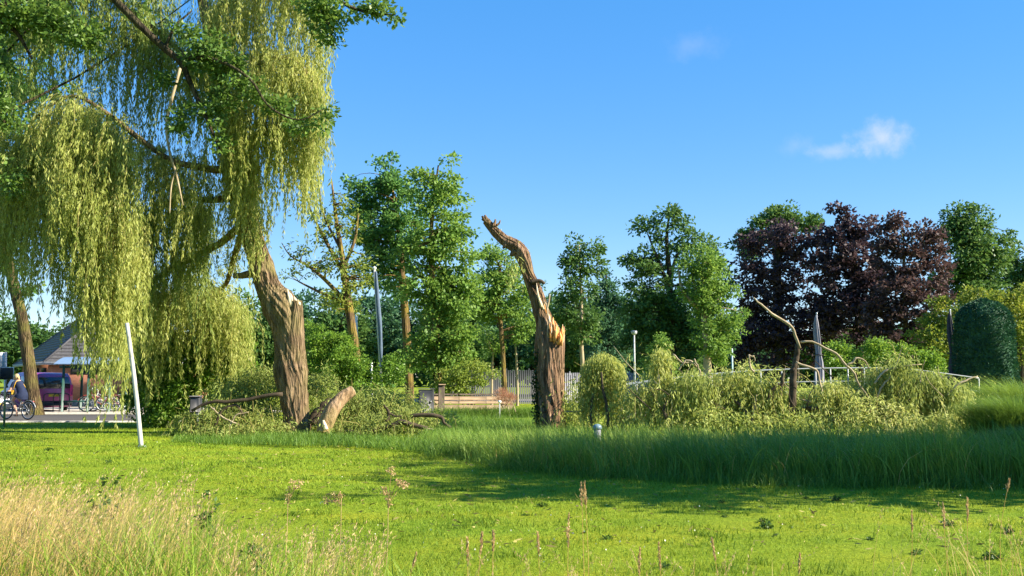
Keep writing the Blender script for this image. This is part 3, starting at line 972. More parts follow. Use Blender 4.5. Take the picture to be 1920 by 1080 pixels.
tree('alder_tree', 'tall dark green alder with straight brown trunk behind the flagpole', 49.0,
     [(768, 725, 8), (765, 690, 8), (763, 640, 8), (760, 590, 7.5), (755, 530, 7), (750, 460, 5.5), (745, 400, 4), (730, 330, 1.5)],
     [(722, 320, 26, 34), (690, 360, 34, 26), (745, 360, 40, 40), (700, 430, 46, 44), (760, 430, 46, 50), (725, 480, 48, 40), (740, 530, 46, 34), (700, 500, 34, 30), (670, 390, 22, 18), (660, 340, 16, 10)],
     M['alder'], M['bark_moss'], 230, 58, .5, .20, .12, boughs=80)
tree('alder_tree', 'broad alder with leafy branches almost to the ground beside the grey box', 46.5,
     [(824, 755, 8), (822, 700, 8), (818, 620, 7.5), (812, 540, 6.5), (808, 460, 5), (812, 380, 3), (822, 310, 1.5)],
     [(825, 325, 24, 30), (850, 365, 34, 26), (810, 370, 40, 40), (845, 420, 50, 40), (800, 460, 50, 46), (850, 480, 46, 40), (800, 540, 50, 44), (850, 560, 50, 50), (820, 620, 54, 44), (860, 640, 36, 40),
      (800, 660, 40, 40), (840, 680, 44, 32), (880, 540, 26, 30), (780, 330, 26, 26), (870, 360, 14, 8)],
     M['alder_lit'], M['bark_moss'], 330, 58, .5, .20, .12, boughs=90)
tree('slender_tree', 'slender tree with bare crooked stem and light hanging leaves behind the snag', 52.0,
     [(946, 730, 5), (944, 690, 4.5), (942, 650, 4.5), (938, 600, 4), (936, 550, 3), (938, 500, 2)],
     [(935, 500, 28, 26), (915, 540, 28, 30), (955, 545, 32, 36), (930, 580, 40, 24), (975, 580, 24, 40), (900, 570, 24, 24), (920, 480, 20, 20), (985, 620, 20, 26), (960, 500, 18, 26)],
     M['alder_lit'], M['bark_moss'], 150, 48, .5, .2, .1, boughs=60)
for (x, yb, yt, dx, lab) in ((970, 722, 640, -4, 'thin pale sapling stem before the grey fence'), (922, 720, 660, 3, 'short thin sapling beside the slender crooked tree')):
    tree('sapling', lab, 54.0, [(x, yb, 2.4), (x + dx * .3, (yb + yt) / 2, 2.2), (x + dx, yt, 1.6)], [(x + dx, yt - 22, 26, 18), (x, yt - 5, 16, 12)], M['alder_lit'], M['twig_pale'], 26, 36, .4, .17, .09, boughs=14)

tree('poplar_tree', 'narrow open-crowned tree with pale thin stem behind the willow bell', 54.0,
     [(1093, 715, 4), (1092, 680, 4), (1090, 640, 3.6), (1090, 580, 3), (1088, 520, 2.4), (1086, 460, 1.2)],
     [(1080, 465, 16, 22), (1108, 470, 16, 16), (1090, 500, 30, 22), (1065, 490, 14, 10), (1088, 540, 34, 26), (1085, 590, 38, 32), (1100, 620, 32, 24), (1060, 580, 22, 26), (1120, 500, 12, 16)],
     M['far_green'], M['twig_pale'], 130, 50, .5, .2, .12, boughs=50)
tree('dark_conifer', 'dark conifer standing between the narrow tree and the tall far trees', 70.0,
     [(1140, 715, 5), (1140, 640, 4), (1138, 560, 3), (1136, 505, 1)],
     [(1137, 520, 14, 16), (1135, 560, 26, 26), (1140, 610, 36, 34), (1140, 660, 42, 34), (1160, 580, 20, 26)],
     M['dark_wood'], M['bark_dark'], 130, 55, .6, .26, .13, boughs=20)

tree('poplar_tree', 'tall uneven poplar with open gaps in its crown beyond the footbridge', 62.0,
     [(1262, 720, 8), (1260, 650, 7), (1258, 580, 6), (1255, 510, 5), (1250, 450, 3.4), (1255, 400, 1.5)],
     [(1256, 410, 16, 24), (1215, 425, 22, 14), (1222, 450, 20, 22), (1262, 455, 34, 24), (1200, 490, 32, 24), (1240, 500, 20, 30), (1215, 540, 44, 40), (1300, 450, 26, 22), (1320, 480, 30, 34), (1180, 490, 10, 12),
      (1230, 590, 50, 44), (1225, 640, 52, 40), (1290, 590, 50, 60), (1340, 520, 34, 40), (1300, 640, 50, 40), (1185, 600, 20, 40), (1290, 420, 14, 14)],
     M['far_green'], M['bark_dark'], 360, 55, .6, .26, .14, boughs=90, limbs=[[(1257, 540, 4), (1262, 500, 3.4), (1275, 470, 2.4), (1300, 440, 1.2)], [(1255, 540, 4), (1235, 490, 3), (1215, 440, 1.4)]])
tree('light_willow', 'bright green bushy tree with forked pale limbs behind the footbridge', 45.0,
     [(1326, 735, 9), (1326, 700, 8), (1326, 660, 7), (1322, 620, 5), (1318, 580, 4), (1318, 530, 3), (1322, 480, 1.5)],
     [(1310, 490, 34, 34), (1340, 510, 28, 44), (1330, 560, 38, 34), (1290, 500, 22, 26), (1352, 590, 34, 26), (1362, 620, 30, 26), (1345, 650, 30, 22), (1325, 610, 22, 60), (1300, 540, 26, 26), (1375, 545, 14, 12)],
     M['alder_lit'], M['twig_pale'], 210, 50, .4, .17, .09, boughs=50,
     limbs=[[(1320, 585, 4), (1296, 565, 3.6), (1278, 540, 3), (1272, 505, 1.6)], [(1312, 578, 3), (1304, 545, 2.4), (1296, 510, 1.2)], [(1322, 600, 3), (1340, 570, 2.6), (1356, 545, 1.2)]])

tree('copper_beech', 'dark purple copper beech with dense rounded crown', 60.0,
     [(1462, 720, 11), (1462, 650, 10), (1460, 570, 8), (1458, 480, 5), (1460, 420, 2)],
     [(1450, 450, 50, 34), (1490, 440, 50, 30), (1410, 480, 28, 40), (1450, 520, 60, 50), (1510, 500, 46, 60), (1420, 560, 34, 60), (1470, 600, 62, 60), (1520, 590, 44, 60), (1440, 650, 56, 46), (1520, 660, 50, 40), (1400, 620, 18, 60)],
     M['copper'], M['bark_dark'], 300, 56, .55, .25, .16, boughs=50)
tree('copper_maple', 'spiky-topped dark red copper maple beside the rounded copper beech', 58.0,
     [(1612, 720, 8), (1612, 660, 7), (1608, 590, 6), (1605, 520, 5), (1600, 440, 2)],
     [(1572, 400, 16, 20), (1594, 405, 14, 22), (1580, 440, 36, 30), (1620, 430, 20, 24), (1555, 480, 30, 40), (1610, 470, 40, 40), (1580, 530, 50, 46), (1630, 540, 40, 46), (1590, 590, 50, 44), (1560, 600, 30, 40), (1640, 600, 30, 40)],
     M['copper'], M['bark_dark'], 230, 56, .5, .25, .16, boughs=60)
tree('copper_maple', 'reddish brown copper maple with thin brown stem beside the clipped yew', 55.0,
     [(1700, 700, 5), (1700, 660, 5), (1698, 600, 4.5), (1696, 540, 4), (1694, 460, 2)],
     [(1660, 415, 22, 22), (1690, 425, 20, 20), (1672, 450, 34, 30), (1725, 440, 24, 24), (1750, 470, 28, 34), (1690, 490, 46, 40), (1755, 520, 34, 40), (1680, 550, 50, 40), (1730, 570, 44, 40), (1690, 610, 50, 36), (1650, 600, 30, 44), (1715, 640, 34, 20)],
     M['copper_warm'], M['bark_moss'], 230, 54, .48, .24, .15, boughs=60)
tree('far_lime', 'green tree top showing above the dark copper beech', 72.0,
     [(1455, 715, 8), (1455, 600, 7), (1455, 480, 5), (1455, 400, 2)],
     [(1455, 402, 28, 18), (1420, 430, 30, 22), (1490, 420, 40, 18), (1520, 420, 20, 14), (1400, 460, 22, 34)], M['far_green'], M['bark_dark'], 120, 50, .6, .28, .16, boughs=20)
tree('far_maple', 'tall green tree with ragged open top beside the reddish copper maple', 62.0,
     [(1822, 715, 7), (1822, 640, 7), (1820, 560, 6), (1815, 480, 4.4), (1812, 400, 1.5)],
     [(1800, 395, 14, 20), (1832, 390, 12, 20), (1785, 410, 16, 12), (1812, 430, 40, 22), (1850, 430, 20, 20), (1880, 440, 20, 14), (1810, 480, 50, 36), (1850, 480, 40, 34), (1800, 530, 48, 34), (1840, 540, 40, 30), (1895, 455, 12, 8), (1770, 440, 14, 14)],
     M['far_green'], M['bark_dark'], 270, 52, .55, .26, .15, boughs=70)
tree('far_lime', 'rounded dark green tree rising behind the yellow shrub', 66.0,
     [(1915, 715, 7), (1915, 640, 7), (1912, 560, 5), (1910, 500, 2)],
     [(1905, 500, 30, 26), (1940, 490, 50, 40), (1890, 540, 40, 34), (1930, 570, 60, 50), (1900, 600, 50, 40)], M['far_green'], M['bark_dark'], 190, 54, .6, .27, .15, boughs=40)

# dark wood behind: trees one can still tell apart as dark rounded masses
dwood = [(470, 620, 60, 60), (530, 610, 50, 50), (585, 590, 62, 44), (640, 610, 50, 60), (700, 600, 50, 60), (770, 600, 60, 66), (850, 600, 60, 70), (930, 590, 66, 76), (1000, 600, 66, 70), (1060, 610, 60, 64), (1120, 620, 60, 60),
         (1190, 620, 60, 70), (1260, 630, 60, 66), (1350, 640, 60, 60), (1400, 640, 50, 60), (1560, 640, 60, 60), (1640, 650, 60, 50), (1790, 630, 60, 60)]
WHERE = ['behind the low willow curtain', 'just behind the leaning willow trunk', 'behind the forked stub of the willow', 'behind the half-bare sparse tree', 'behind the flagpole', 'behind the two tall alders', 'behind the broad alder',
         'behind the slender crooked tree', 'directly behind the broken snag', 'behind the narrow open-crowned tree', 'beside the dark conifer', 'behind the street lamp', 'behind the tall uneven poplar', 'behind the bright bushy tree',
         'between the bright bushy tree and the copper beech', 'behind the light grey parasol', 'behind the two copper maples', 'behind the dark parasol']
for i, (x, y, rx, ry) in enumerate(dwood):
    tree('wood_tree', 'dark tree of the far wood ' + WHERE[i], 78.0 + (i % 3) * 4,
         [(x, 718, 6), (x, 660, 5), (x, 600, 3)], [(x, y, rx, ry), (x - rx * .5, y + 30, rx * .7, ry * .7), (x + rx * .5, y + 34, rx * .7, ry * .7), (x, y + 62, rx, ry * .6)],
         M['dark_wood'] if i % 3 else M['far_green'], M['bark_dark'], 150, 46, .8, .36, .2, boughs=10, group='dark wood trees', inner=.5)
for (x, y, rx, ry, lab) in ((15, 640, 40, 40, 'far green tree behind the street signs'), (85, 640, 34, 30, 'far green tree beyond the dark house roof'), (-40, 620, 50, 60, 'far green tree beyond the white car')):
    tree('far_tree', lab, 80.0, [(x, 715, 5), (x, 660, 4), (x, y, 2)], [(x, y, rx, ry), (x - 14, y + 28, rx * .8, ry * .7), (x + 14, y + 36, rx * .8, ry * .6)], M['far_green'], M['bark_dark'], 110, 46, .7, .32, .18, boughs=12)

# trees outside the view to the right that throw the long shade over the reeds and lawn
for (x, y, z, r, lab) in ((14.6, 13.0, 6.8, 3.6, 'broad lime tree beside the reed bed'), (18.6, 14.6, 8.4, 3.8, 'taller lime tree behind the lime by the reeds'), (15.0, 17.6, 4.8, 2.3, 'low lime tree at the far corner of the reed bed')):
    t = thing('lime_tree', lab, 'tree', (x, y, 0))
    o = (x, y, 0)
    tp, tr = sm_path(np.array([[x, y, -.1], [x, y, .5], [x + .1, y, 2.5], [x, y + .1, z + r * .6]]), np.array([.34, .26, .2, .05]), 16)
    tm = MB().tube(tp, tr, 12, bump=.05)
    bl = [[x, y, z, r, r * .95, r * .95], [x - r * .5, y - .6, z - r * .3, r * .7, r * .7, r * .6], [x + r * .5, y + .6, z - r * .2, r * .7, r * .7, r * .6]]
    C, out = blob_points(bl, 190, .3)
    for i in range(0, 190, 4):
        bough(tm, tp[rng.integers(6, 15)], C[i], .05, .01)
    part(tm, 'trunk', M['bark_oak'], t, o, True)
    cm = MB()
    clump_leaves(cm, C, .6, 52, .2, .15, out)
    part(cm, 'crown', M['shrub'], t, o)


# ------------------------------------------------------------------ shrubs and heaps
def shrub(name, label, Y, blobs, leafm, n, per, cr, L, W, cat='shrub', group=None, stems=8, barkm='bark_dark', droop=.2, inner=.5):
    B = px_blobs(blobs, Y)
    o = (B[:, 0].mean(), B[:, 1].mean(), 0)
    t = thing(name, label, cat, o, 0, group)
    C, out = blob_points(B, n, inner)
    C = C[C[:, 2] > .05]; out = out[:len(C)]
    sm = MB()
    for i in range(stems):
        tip = C[rng.integers(len(C))]
        bough(sm, np.array([o[0] + rng.normal(0, .25), o[1] + rng.normal(0, .2), -.05]), tip, .03, .008)
    part(sm, 'stems', M[barkm], t, o, True)
    cm = MB()
    clump_leaves(cm, C, cr, per, L, W, out, droop)
    part(cm, 'foliage', leafm, t, o)
    return t


shrub('shrub', 'large bright green shrub under the low willow curtain behind the white pole', 31.0,
      [(290, 660, 46, 60), (270, 720, 40, 50), (320, 740, 50, 50), (300, 775, 50, 26), (350, 690, 44, 60), (390, 680, 50, 60), (420, 640, 46, 60), (440, 700, 36, 50), (250, 760, 20, 26), (320, 700, 60, 60, 1.5), (300, 760, 50, 40, 1.5)], M['shrub'], 520, 46, .28, .12, .07)
shrub('shrub', 'light green rounded shrub between the willow trunk and the flagpole', 40.0,
      [(600, 650, 34, 30), (630, 675, 44, 42), (672, 690, 34, 30), (610, 690, 40, 30), (740, 695, 30, 30), (690, 720, 50, 22), (590, 612, 16, 14), (650, 636, 14, 18), (625, 635, 20, 12)], M['shrub'], 420, 40, .26, .11, .06, inner=.2)
shrub('shrub', 'low yellow-green shrub beside the timber wall posts', 45.0, [(860, 715, 30, 26), (885, 700, 26, 22), (840, 720, 26, 22), (910, 700, 18, 20)], M['sparse'], 90, 40, .35, .14, .07)
shrub('shrub', 'yellow-green shrub with golden leaf tips behind the clipped yew', 50.0,
      [(1770, 590, 34, 34), (1750, 640, 40, 44), (1900, 590, 34, 44), (1900, 650, 40, 40), (1840, 570, 40, 26), (1790, 660, 40, 34), (1905, 550, 24, 20)], M['yellow'], 260, 42, .4, .17, .1)
shrub('shrub', 'small rounded green shrub in front of the copper maples', 48.0, [(1640, 660, 36, 26), (1690, 670, 30, 24), (1570, 670, 30, 30), (1740, 680, 30, 24)], M['shrub'], 150, 42, .35, .15, .09)
shrub('shrub', 'pale leafy shrub beside the far street lamp', 44.0, [(1240, 640, 16, 20), (1236, 670, 20, 24), (1244, 690, 24, 20), (1212, 690, 16, 22)], M['alder_lit'], 90, 34, .26, .13, .06)
shrub('reddish_grass', 'tuft of dry reddish grass at the end of the timber wall', 38.6, [(944, 742, 13, 11), (952, 750, 15, 9)], M['russet'], 60, 24, .13, .18, .010, 'grass tuft', None, 4, 'twig_pale', -.8)

# bullet shaped clipped yew
YY_ = 34.0
yo = tuple(XG(1842, YY_))
t = thing('clipped_yew', 'dark clipped yew with upright sides and rounded top behind the reeds', 'topiary', yo)
h_top = P(1842, 562, YY_)[2]
rad = 49 * YY_ / FPX
prof = lambda z: rad * np.interp(z / h_top, [0, .1, .55, .8, .9, .96, 1.0], [.85, .95, 1.0, .96, .82, .52, .02])
n = 15000
z = rng.random(n) ** .9 * h_top
aa = rng.uniform(0, 6.283, n)
rr = prof(z) * (1 + .05 * np.sin(aa * 5 + z * 3) + .03 * np.sin(aa * 11 - z * 5)) * (1 + .035 * np.sin(aa * 3 + z * 1.3 + 2)) * rng.uniform(.93, 1.06, n)
c = np.stack([yo[0] + rr * np.cos(aa), yo[1] + rr * np.sin(aa), z], -1)
d = np.stack([np.cos(aa), np.sin(aa), np.full(n, .5)], -1) + rng.normal(0, .5, (n, 3))
part(MB().leaves(c, d, rng.uniform(.07, .14, n), rng.uniform(.03, .06, n)), 'foliage', M['yew'], t, yo)
zz = np.linspace(0, h_top * .985, 24)
part(MB().tube(np.stack([np.full(24, yo[0]), np.full(24, yo[1]), zz], -1), prof(zz) * .95, 28), 'core', M['yew'], t, yo, True)
bo = MB(); bo.tube([[yo[0], yo[1], -.1], [yo[0], yo[1], .5], [yo[0], yo[1], 1.2]], [.14, .12, .1], 8)
part(bo, 'trunk', M['bark_dark'], t, yo)


def heap(name, label, Y, blobs, leafm, n_str, n_clump, branches, blen=(.35, 1.1), core=True, bm='branch_dark', twigm='twig', bundle=.8, cat='fallen branches', group=None):
    """a tangle of fallen willow withes with its broken branches"""
    B = px_blobs(blobs, Y, .8)
    o = (B[:, 0].mean(), B[:, 1].mean(), 0)
    t = thing(name, label, cat, o, 0, group)
    lb, tb = MB(), MB()
    C, out = blob_points(B, n_str, .55)
    C[:, 2] = np.maximum(C[:, 2], .25)
    reach = out * np.array([1, 1, 0]) * rng.uniform(.1, bundle, (n_str, 1)) + rng.normal(0, .25, (n_str, 3)) * np.array([1, 1, 0])
    lens = np.minimum(rng.uniform(blen[0], blen[1], n_str), C[:, 2] * .98)
    strands(lb, tb, C, reach, lens, gap=.045, L=.12, W=.03, twig_w=.006, twig_every=4, spread=.8)
    C2, out2 = blob_points(B, n_clump, .2)
    C2 = C2[C2[:, 2] > .05]
    clump_leaves(lb, C2, .26, 26, .12, .03, None, .1)
    # a few upright and criss-crossing bare twigs
    for i in range(max(6, n_str // 40)):
        a = C[rng.integers(n_str)]
        b = a + rng.normal(0, 1, 3) * [.5, .4, .15] + [0, 0, rng.uniform(.1, .5)]
        tb.tube(smooth([a - [0, 0, .3], (a + b) / 2 + rng.normal(0, .08, 3), b], 5), np.linspace(.011, .004, 5), 4, cap=False)
    part(lb, 'foliage', leafm, t, o)
    part(tb, 'twigs', M[twigm], t, o)['kind'] = 'stuff'
    for br in branches:
        mt = bm
        if isinstance(br, tuple):
            mt, br = br
        p, r = sm_path(*px_path(br, Y - .85), 16)
        p = p + np.cumsum(rng.normal(0, .009, p.shape), 0)
        if mt == 'twig_pale':
            r = r * .72
        part(MB().tube(p, r, 10, bump=.12, seed=rng.uniform(0, 6)), 'branch', M[mt], t, o, True)
    return t


heap('fallen_willow_branches', 'tangle of fallen willow branches heaped before the bin and willow trunk', 26.8,
     [(440, 750, 60, 34, .8), (400, 790, 60, 26), (470, 790, 50, 30), (510, 740, 34, 40, .9), (430, 815, 70, 16, -.8), (500, 810, 40, 20, -.5), (380, 800, 30, 24), (470, 715, 30, 26, 1.2), (505, 705, 24, 26, 1.4), (360, 800, 26, 22)], M['fallen_green'], 900, 420,
     [[(360, 770, 2.6), (395, 752, 3), (430, 752, 3.4), (480, 745, 3.6), (526, 738, 4)], [(402, 800, 2), (412, 770, 2.6), (440, 755, 2.6), (455, 780, 1.6)], ('twig_pale', [(395, 762, 2), (420, 785, 2.2), (450, 800, 1.6)]),
      ('twig_pale', [(430, 800, 1.8), (445, 775, 2), (470, 768, 1.4)])])
heap('fallen_willow_branches', 'fallen willow branches with dark bare limbs behind the sawn log', 27.6,
     [(600, 730, 34, 40, 1.5), (640, 770, 50, 34, .6), (690, 760, 60, 40, .8), (740, 760, 50, 34, 1.2), (700, 800, 60, 20, -.6), (770, 785, 44, 22), (640, 810, 40, 16, -.6), (820, 790, 34, 18, .6)], M['fallen_green'], 1000, 460,
     [[(664, 815, 3.4), (700, 806, 4.4), (735, 797, 5.2), (750, 790, 5), (768, 795, 4.6), (800, 802, 4)], [(770, 782, 3.4), (790, 779, 4.2), (822, 781, 4), (828, 790, 2.6), (842, 800, 3)],
      ('twig_pale', [(744, 792, 2.4), (738, 804, 2.2), (728, 818, 1.6)]), [(724, 790, 3), (728, 772, 2.6), (720, 758, 1.8)], [(728, 774, 2.2), (742, 781, 1.6), (752, 783, 1)],
      ('twig_pale', [(790, 800, 3), (800, 803, 3.2), (812, 806, 2)]), [(640, 812, 3), (660, 806, 2.6), (672, 808, 1.6)]])
heap('fallen_willow_tangle', 'wide tangle of fallen willow crown with bare arching branches before the footbridge', 25.0,
     [(1200, 755, 44, 34), (1255, 745, 50, 44), (1310, 750, 60, 44), (1370, 745, 60, 40), (1430, 742, 60, 38), (1340, 785, 90, 20, -.8), (1490, 755, 50, 34), (1540, 748, 60, 34), (1600, 742, 60, 36), (1672, 712, 34, 42), (1710, 735, 50, 44),
      (1620, 770, 80, 34, -.8), (1760, 750, 60, 46), (1800, 760, 30, 36), (1720, 790, 90, 22, -.9), (1240, 690, 20, 50), (1500, 790, 90, 18, -.8), (1640, 700, 14, 22), (1395, 700, 18, 24), (1300, 700, 16, 24), (1740, 712, 24, 18), (1680, 672, 14, 24), (1450, 702, 14, 18), (1350, 704, 16, 16), (1270, 712, 16, 16), (1400, 690, 10, 16), (1620, 705, 14, 18), (1265, 680, 10, 20)], M['fallen'], 2000, 600,
     [[(1484, 800, 7.5), (1485, 770, 7), (1486, 735, 7), (1487, 705, 6.5), (1485, 690, 6.5)], [(1486, 700, 6), (1494, 680, 5.5), (1502, 660, 5), (1500, 645, 4)],
      ('twig_pale', [(1501, 652, 4), (1492, 625, 3.4), (1485, 610, 3.4), (1466, 597, 3.6), (1450, 587, 3.2), (1436, 574, 2.8), (1424, 563, 2.2), (1413, 553, 1.4)]),
      ('twig_pale', [(1502, 642, 3), (1525, 642, 2.8), (1552, 655, 3.2), (1572, 666, 3.4), (1585, 682, 3.2), (1602, 700, 3), (1612, 725, 2.4), (1634, 752, 1.4)]),
      ('twig_pale', [(1588, 684, 2.6), (1598, 680, 2.8), (1606, 672, 2.8), (1620, 680, 2.2), (1630, 694, 1.4)]),
      ('twig_pale', [(1491, 677, 3.2), (1512, 686, 3.2), (1531, 694, 3), (1538, 720, 2.6), (1545, 752, 2)]),
      [(1498, 773, 4), (1515, 766, 4.4), (1535, 766, 4.4), (1562, 772, 3.4)], [(1470, 700, 3), (1462, 730, 4), (1458, 752, 3)], [(1597, 757, 4), (1630, 760, 4), (1660, 757, 3)],
      ('twig_pale', [(1404, 664, 2.4), (1409, 680, 2.6), (1419, 698, 2.6)]), ('twig_pale', [(1404, 665, 2), (1412, 668, 1.6), (1414, 673, 1)]),
      ('twig_pale', [(1777, 742, 2), (1795, 722, 2.4), (1815, 712, 2.4), (1832, 708, 1.6)]), ('twig_pale', [(1640, 720, 2.6), (1660, 697, 2.6), (1690, 690, 2.4), (1730, 684, 1.4)]),
      ('twig_pale', [(1262, 664, 1.6), (1280, 678, 2), (1295, 676, 2), (1308, 684, 2)]), ('twig_pale', [(1303, 672, 2), (1313, 688, 2.4), (1320, 704, 2.4)]), ('twig_pale', [(1274, 694, 2), (1283, 676, 2), (1298, 676, 1.6)]),
      [(1250, 785, 3), (1246, 768, 3), (1252, 750, 2)], ('twig_pale', [(1409, 798, 3), (1412, 770, 3), (1418, 742, 2)]), [(1408, 796, 4), (1396, 770, 3.6), (1382, 752, 3)], [(1440, 750, 2), (1452, 725, 2.4), (1470, 716, 2)],
      ('twig_pale', [(1560, 790, 2), (1600, 775, 2.4), (1650, 765, 2)]), ('twig_pale', [(1640, 750, 2.2), (1655, 720, 2.4), (1672, 700, 1.6)])], blen=(.3, 1.0))
tangle = [q for q in bpy.data.objects if q.name.startswith('fallen_willow_tangle')][0]
for (mx_, my_, mw, mh, md) in ((1240, 655, 16, 120, -.2), (1300, 705, 34, 80, -.6), (1375, 700, 40, 90, -.4), (1205, 725, 26, 60, -.3), (1650, 690, 26, 100, -.4), (1690, 675, 24, 110, -.6), (1745, 702, 34, 90, -.5), (1795, 725, 28, 70, -.6), (1565, 725, 34, 60, -.7), (1440, 715, 26, 70, -.6)):
    n = int(30 + mw * 2.6)
    lb, tb = MB(), MB()
    xx = rng.uniform(-mw, mw, n)
    tops = np.array([P(mx_ + x * .6, my_ + 14 * (x / mw) ** 2 + rng.normal(0, 5), 25.0 + md + rng.uniform(-.35, .35)) for x in xx])
    strands(lb, tb, tops, np.stack([xx * .008 + rng.normal(0, .06, n), rng.normal(0, .16, n), np.zeros(n)], -1), np.minimum(rng.uniform(.35, 1.0, n) * mh * 25 / FPX * 1.1, tops[:, 2] * .95), gap=.038, L=.13, W=.03)
    part(lb, 'drooping_shoots', M['willow'] if rng.random() < .6 else M['fallen_green'], tangle, tuple(tangle.location))
for q in range(34):
    x, y = rng.uniform(1190, 1800), rng.uniform(700, 770)
    a = P(x, y, 25.0 - rng.uniform(.6, 1.1))
    b = a + np.array([rng.normal(0, .35), rng.normal(0, .15), rng.uniform(.15, .75)])
    c = (a + b) / 2 + rng.normal(0, .07, 3)
    pts = smooth([a, c, b], 7)
    part(MB().tube(pts, np.linspace(rng.uniform(.009, .02), .004, 7), 5, bump=.1), 'twig', M['twig_pale' if rng.random() < .6 else 'branch_dark'], tangle, tuple(tangle.location), True)
t = heap('willow_regrowth', 'bell-shaped mound of drooping yellow-green willow shoots beside the snag', 26.0,
         [(1128, 715, 32, 44), (1118, 745, 30, 40), (1145, 745, 26, 40)], M['willow'], 120, 40, [[(1110, 800, 2.4), (1106, 770, 2.2), (1112, 735, 1.8)], [(1140, 800, 3), (1140, 760, 3), (1132, 700, 2)]], cat='willow bush')
lb, tb = MB(), MB()
n = 330
xx = rng.uniform(1098, 1160, n)
tops = np.array([P(x, 668 + .022 * (x - 1130) ** 2 + rng.normal(0, 4), 26 + q) for x, q in zip(xx, rng.uniform(-.45, .45, n))])
strands(lb, tb, tops, np.stack([(xx - 1129) * .005, rng.normal(0, .12, n), np.zeros(n)], -1), np.minimum(rng.uniform(.6, 1.7, n), tops[:, 2] * .95), gap=.04, L=.12, W=.03)
part(lb, 'drooping_shoots', M['willow'], t, tuple(t.location))
heap('brushwood', 'low dry brushwood under the snag beside the willow bell', 27.5, [(1080, 740, 24, 30), (1075, 770, 26, 26), (1090, 790, 30, 16)], M['fallen'], 120, 40, [('twig_pale', [(1060, 772, 1.4), (1080, 771, 1.6), (1100, 768, 1.2)])])

# logs
lr_ = thing('sawn_log', 'thick peeled willow log leaning on the heap beside the willow trunk', 'log', XG(605, 27.0))
lo = tuple(XG(605, 27.0))
a, b = sm_path(*px_path([(606, 812, 12, -.5), (611, 795, 14.5, -.45), (621, 772, 14.5, -.4), (634, 754, 13, -.3), (648, 741, 11.5, -.2), (661, 732, 9.5, -.1)], 27.0), 36)
part(MB().tube(a, b, 28, bump=.05, seed=3.3), 'log', M['bark_log'], lr_, lo, True)
e = unit(b[-1:] * 0 + (a[-1] - a[-3]))
part(MB().tube([a[-1] + e * .002, a[-1] + e * .012], [b[-1] * .93, b[-1] * .9], 20), 'cut_face', M['pale_wood'], lr_, lo)
a, b = sm_path(*px_path([(612, 806, 4, -.75), (608, 796, 4, -.72), (606, 788, 2, -.7)], 27.0), 8)
part(MB().tube(a, b, 8), 'bark_flap', M['pale_wood'], lr_, lo, True)
lr_ = thing('dark_log', 'short dark log wedged behind the leaning peeled log', 'log', XG(598, 27.6))
lo = tuple(XG(598, 27.6))
a, b = sm_path(*px_path([(584, 796, 12, 0), (596, 778, 12, .1), (610, 762, 11, .2), (622, 752, 8, .3)], 27.6), 20)
part(MB().tube(a, b, 18, bump=.07), 'log', M['branch_dark'], lr_, lo, True)
e = unit((a[-1] - a[-3])[None])[0]
part(MB().tube([a[-1] + e * .002, a[-1] + e * .012], [b[-1] * .9, b[-1] * .86], 16), 'cut_face', M['bark_log'], lr_, lo)

# ------------------------------------------------------------------ structures across the ditch
M['white_paint'] = plain('white_paint', (.78, .78, .75), .4, .4, var=.08)
M['white_worn'] = noise_mat('worn_white_paint', [(.30, (.20, .21, .15)), (.42, (.42, .42, .37)), (.7, (.56, .55, .51))], (9, 9, 3), 6, .6, .15)
M['grey_white'] = plain('weathered_white_metal', (.40, .42, .42), .45, .4, var=.12)
M['deck'] = noise_mat('deck_timber', [(.3, (.16, .13, .10)), (.7, (.30, .26, .21))], (2, 14, 14), 5, .85, .3)
M['grey_fence'] = plain('grey_blue_fence', (.028, .034, .038), .6, .3, var=.15)
M['timber'] = noise_mat('pale_timber', [(.3, (.20, .14, .085)), (.7, (.33, .24, .15))], (2, 2, 14), 5, .85, .3)
M['dark_timber'] = noise_mat('dark_timber', [(.3, (.05, .04, .03)), (.7, (.12, .095, .07))], (8, 8, 2), 5, .9, .4)
M['brown_post'] = noise_mat('brown_post', [(.3, (.16, .10, .055)), (.7, (.28, .19, .11))], (8, 8, 2), 5, .9, .4)
M['box_grey'] = plain('anthracite_metal', (.022, .024, .028), .5, .4)
M['metal'] = plain('galvanised_steel', (.45, .47, .48), .35, .5, .7)
M['green_steel'] = plain('dark_green_steel', (.015, .065, .05), .4, .5)
M['black'] = plain('black_rubber', (.012, .012, .012), .7, .3)
M['canvas'] = plain('grey_parasol_canvas', (.24, .24, .27), .85, .2, var=.2)
M['canvas_dark'] = plain('dark_parasol_canvas', (.055, .055, .065), .85, .2, var=.2)
M['flag'] = plain('blue_grey_flag', (.10, .14, .20), .8, .2, var=.2)

# gently arched white footbridge
BY = 33.0
b0, b1 = P(1165, 722, BY), P(1835, 709, BY)
br = thing('footbridge', 'arched white-railed footbridge half hidden by the fallen willow tangle', 'bridge', ((b0[0] + b1[0]) / 2, BY, 0))
bo_ = ((b0[0] + b1[0]) / 2, BY, 0)
rail = smooth(np.array([P(1165, 723, BY), P(1240, 713, BY), P(1380, 698, BY), P(1490, 692, BY), P(1600, 690, BY), P(1700, 692, BY), P(1835, 709, BY)]), 61)
for side, dy in (('near', 0.0), ('far', 1.6)):
    rl = rail + np.array([0, dy, 0])
    part(MB().tube(rl, .022, 8), 'handrail', M['grey_white'], br, bo_, True)
    for dz in (.45, .8):
        part(MB().tube(rl - [0, 0, dz], .011, 6), 'rail', M['grey_white'], br, bo_, True)
    for i in range(0, 61, 6):
        part(MB().bar(rl[i] - [0, 0, 1.12], rl[i] - [0, 0, .02], .034), 'post', M['grey_white'], br, bo_)
me = None
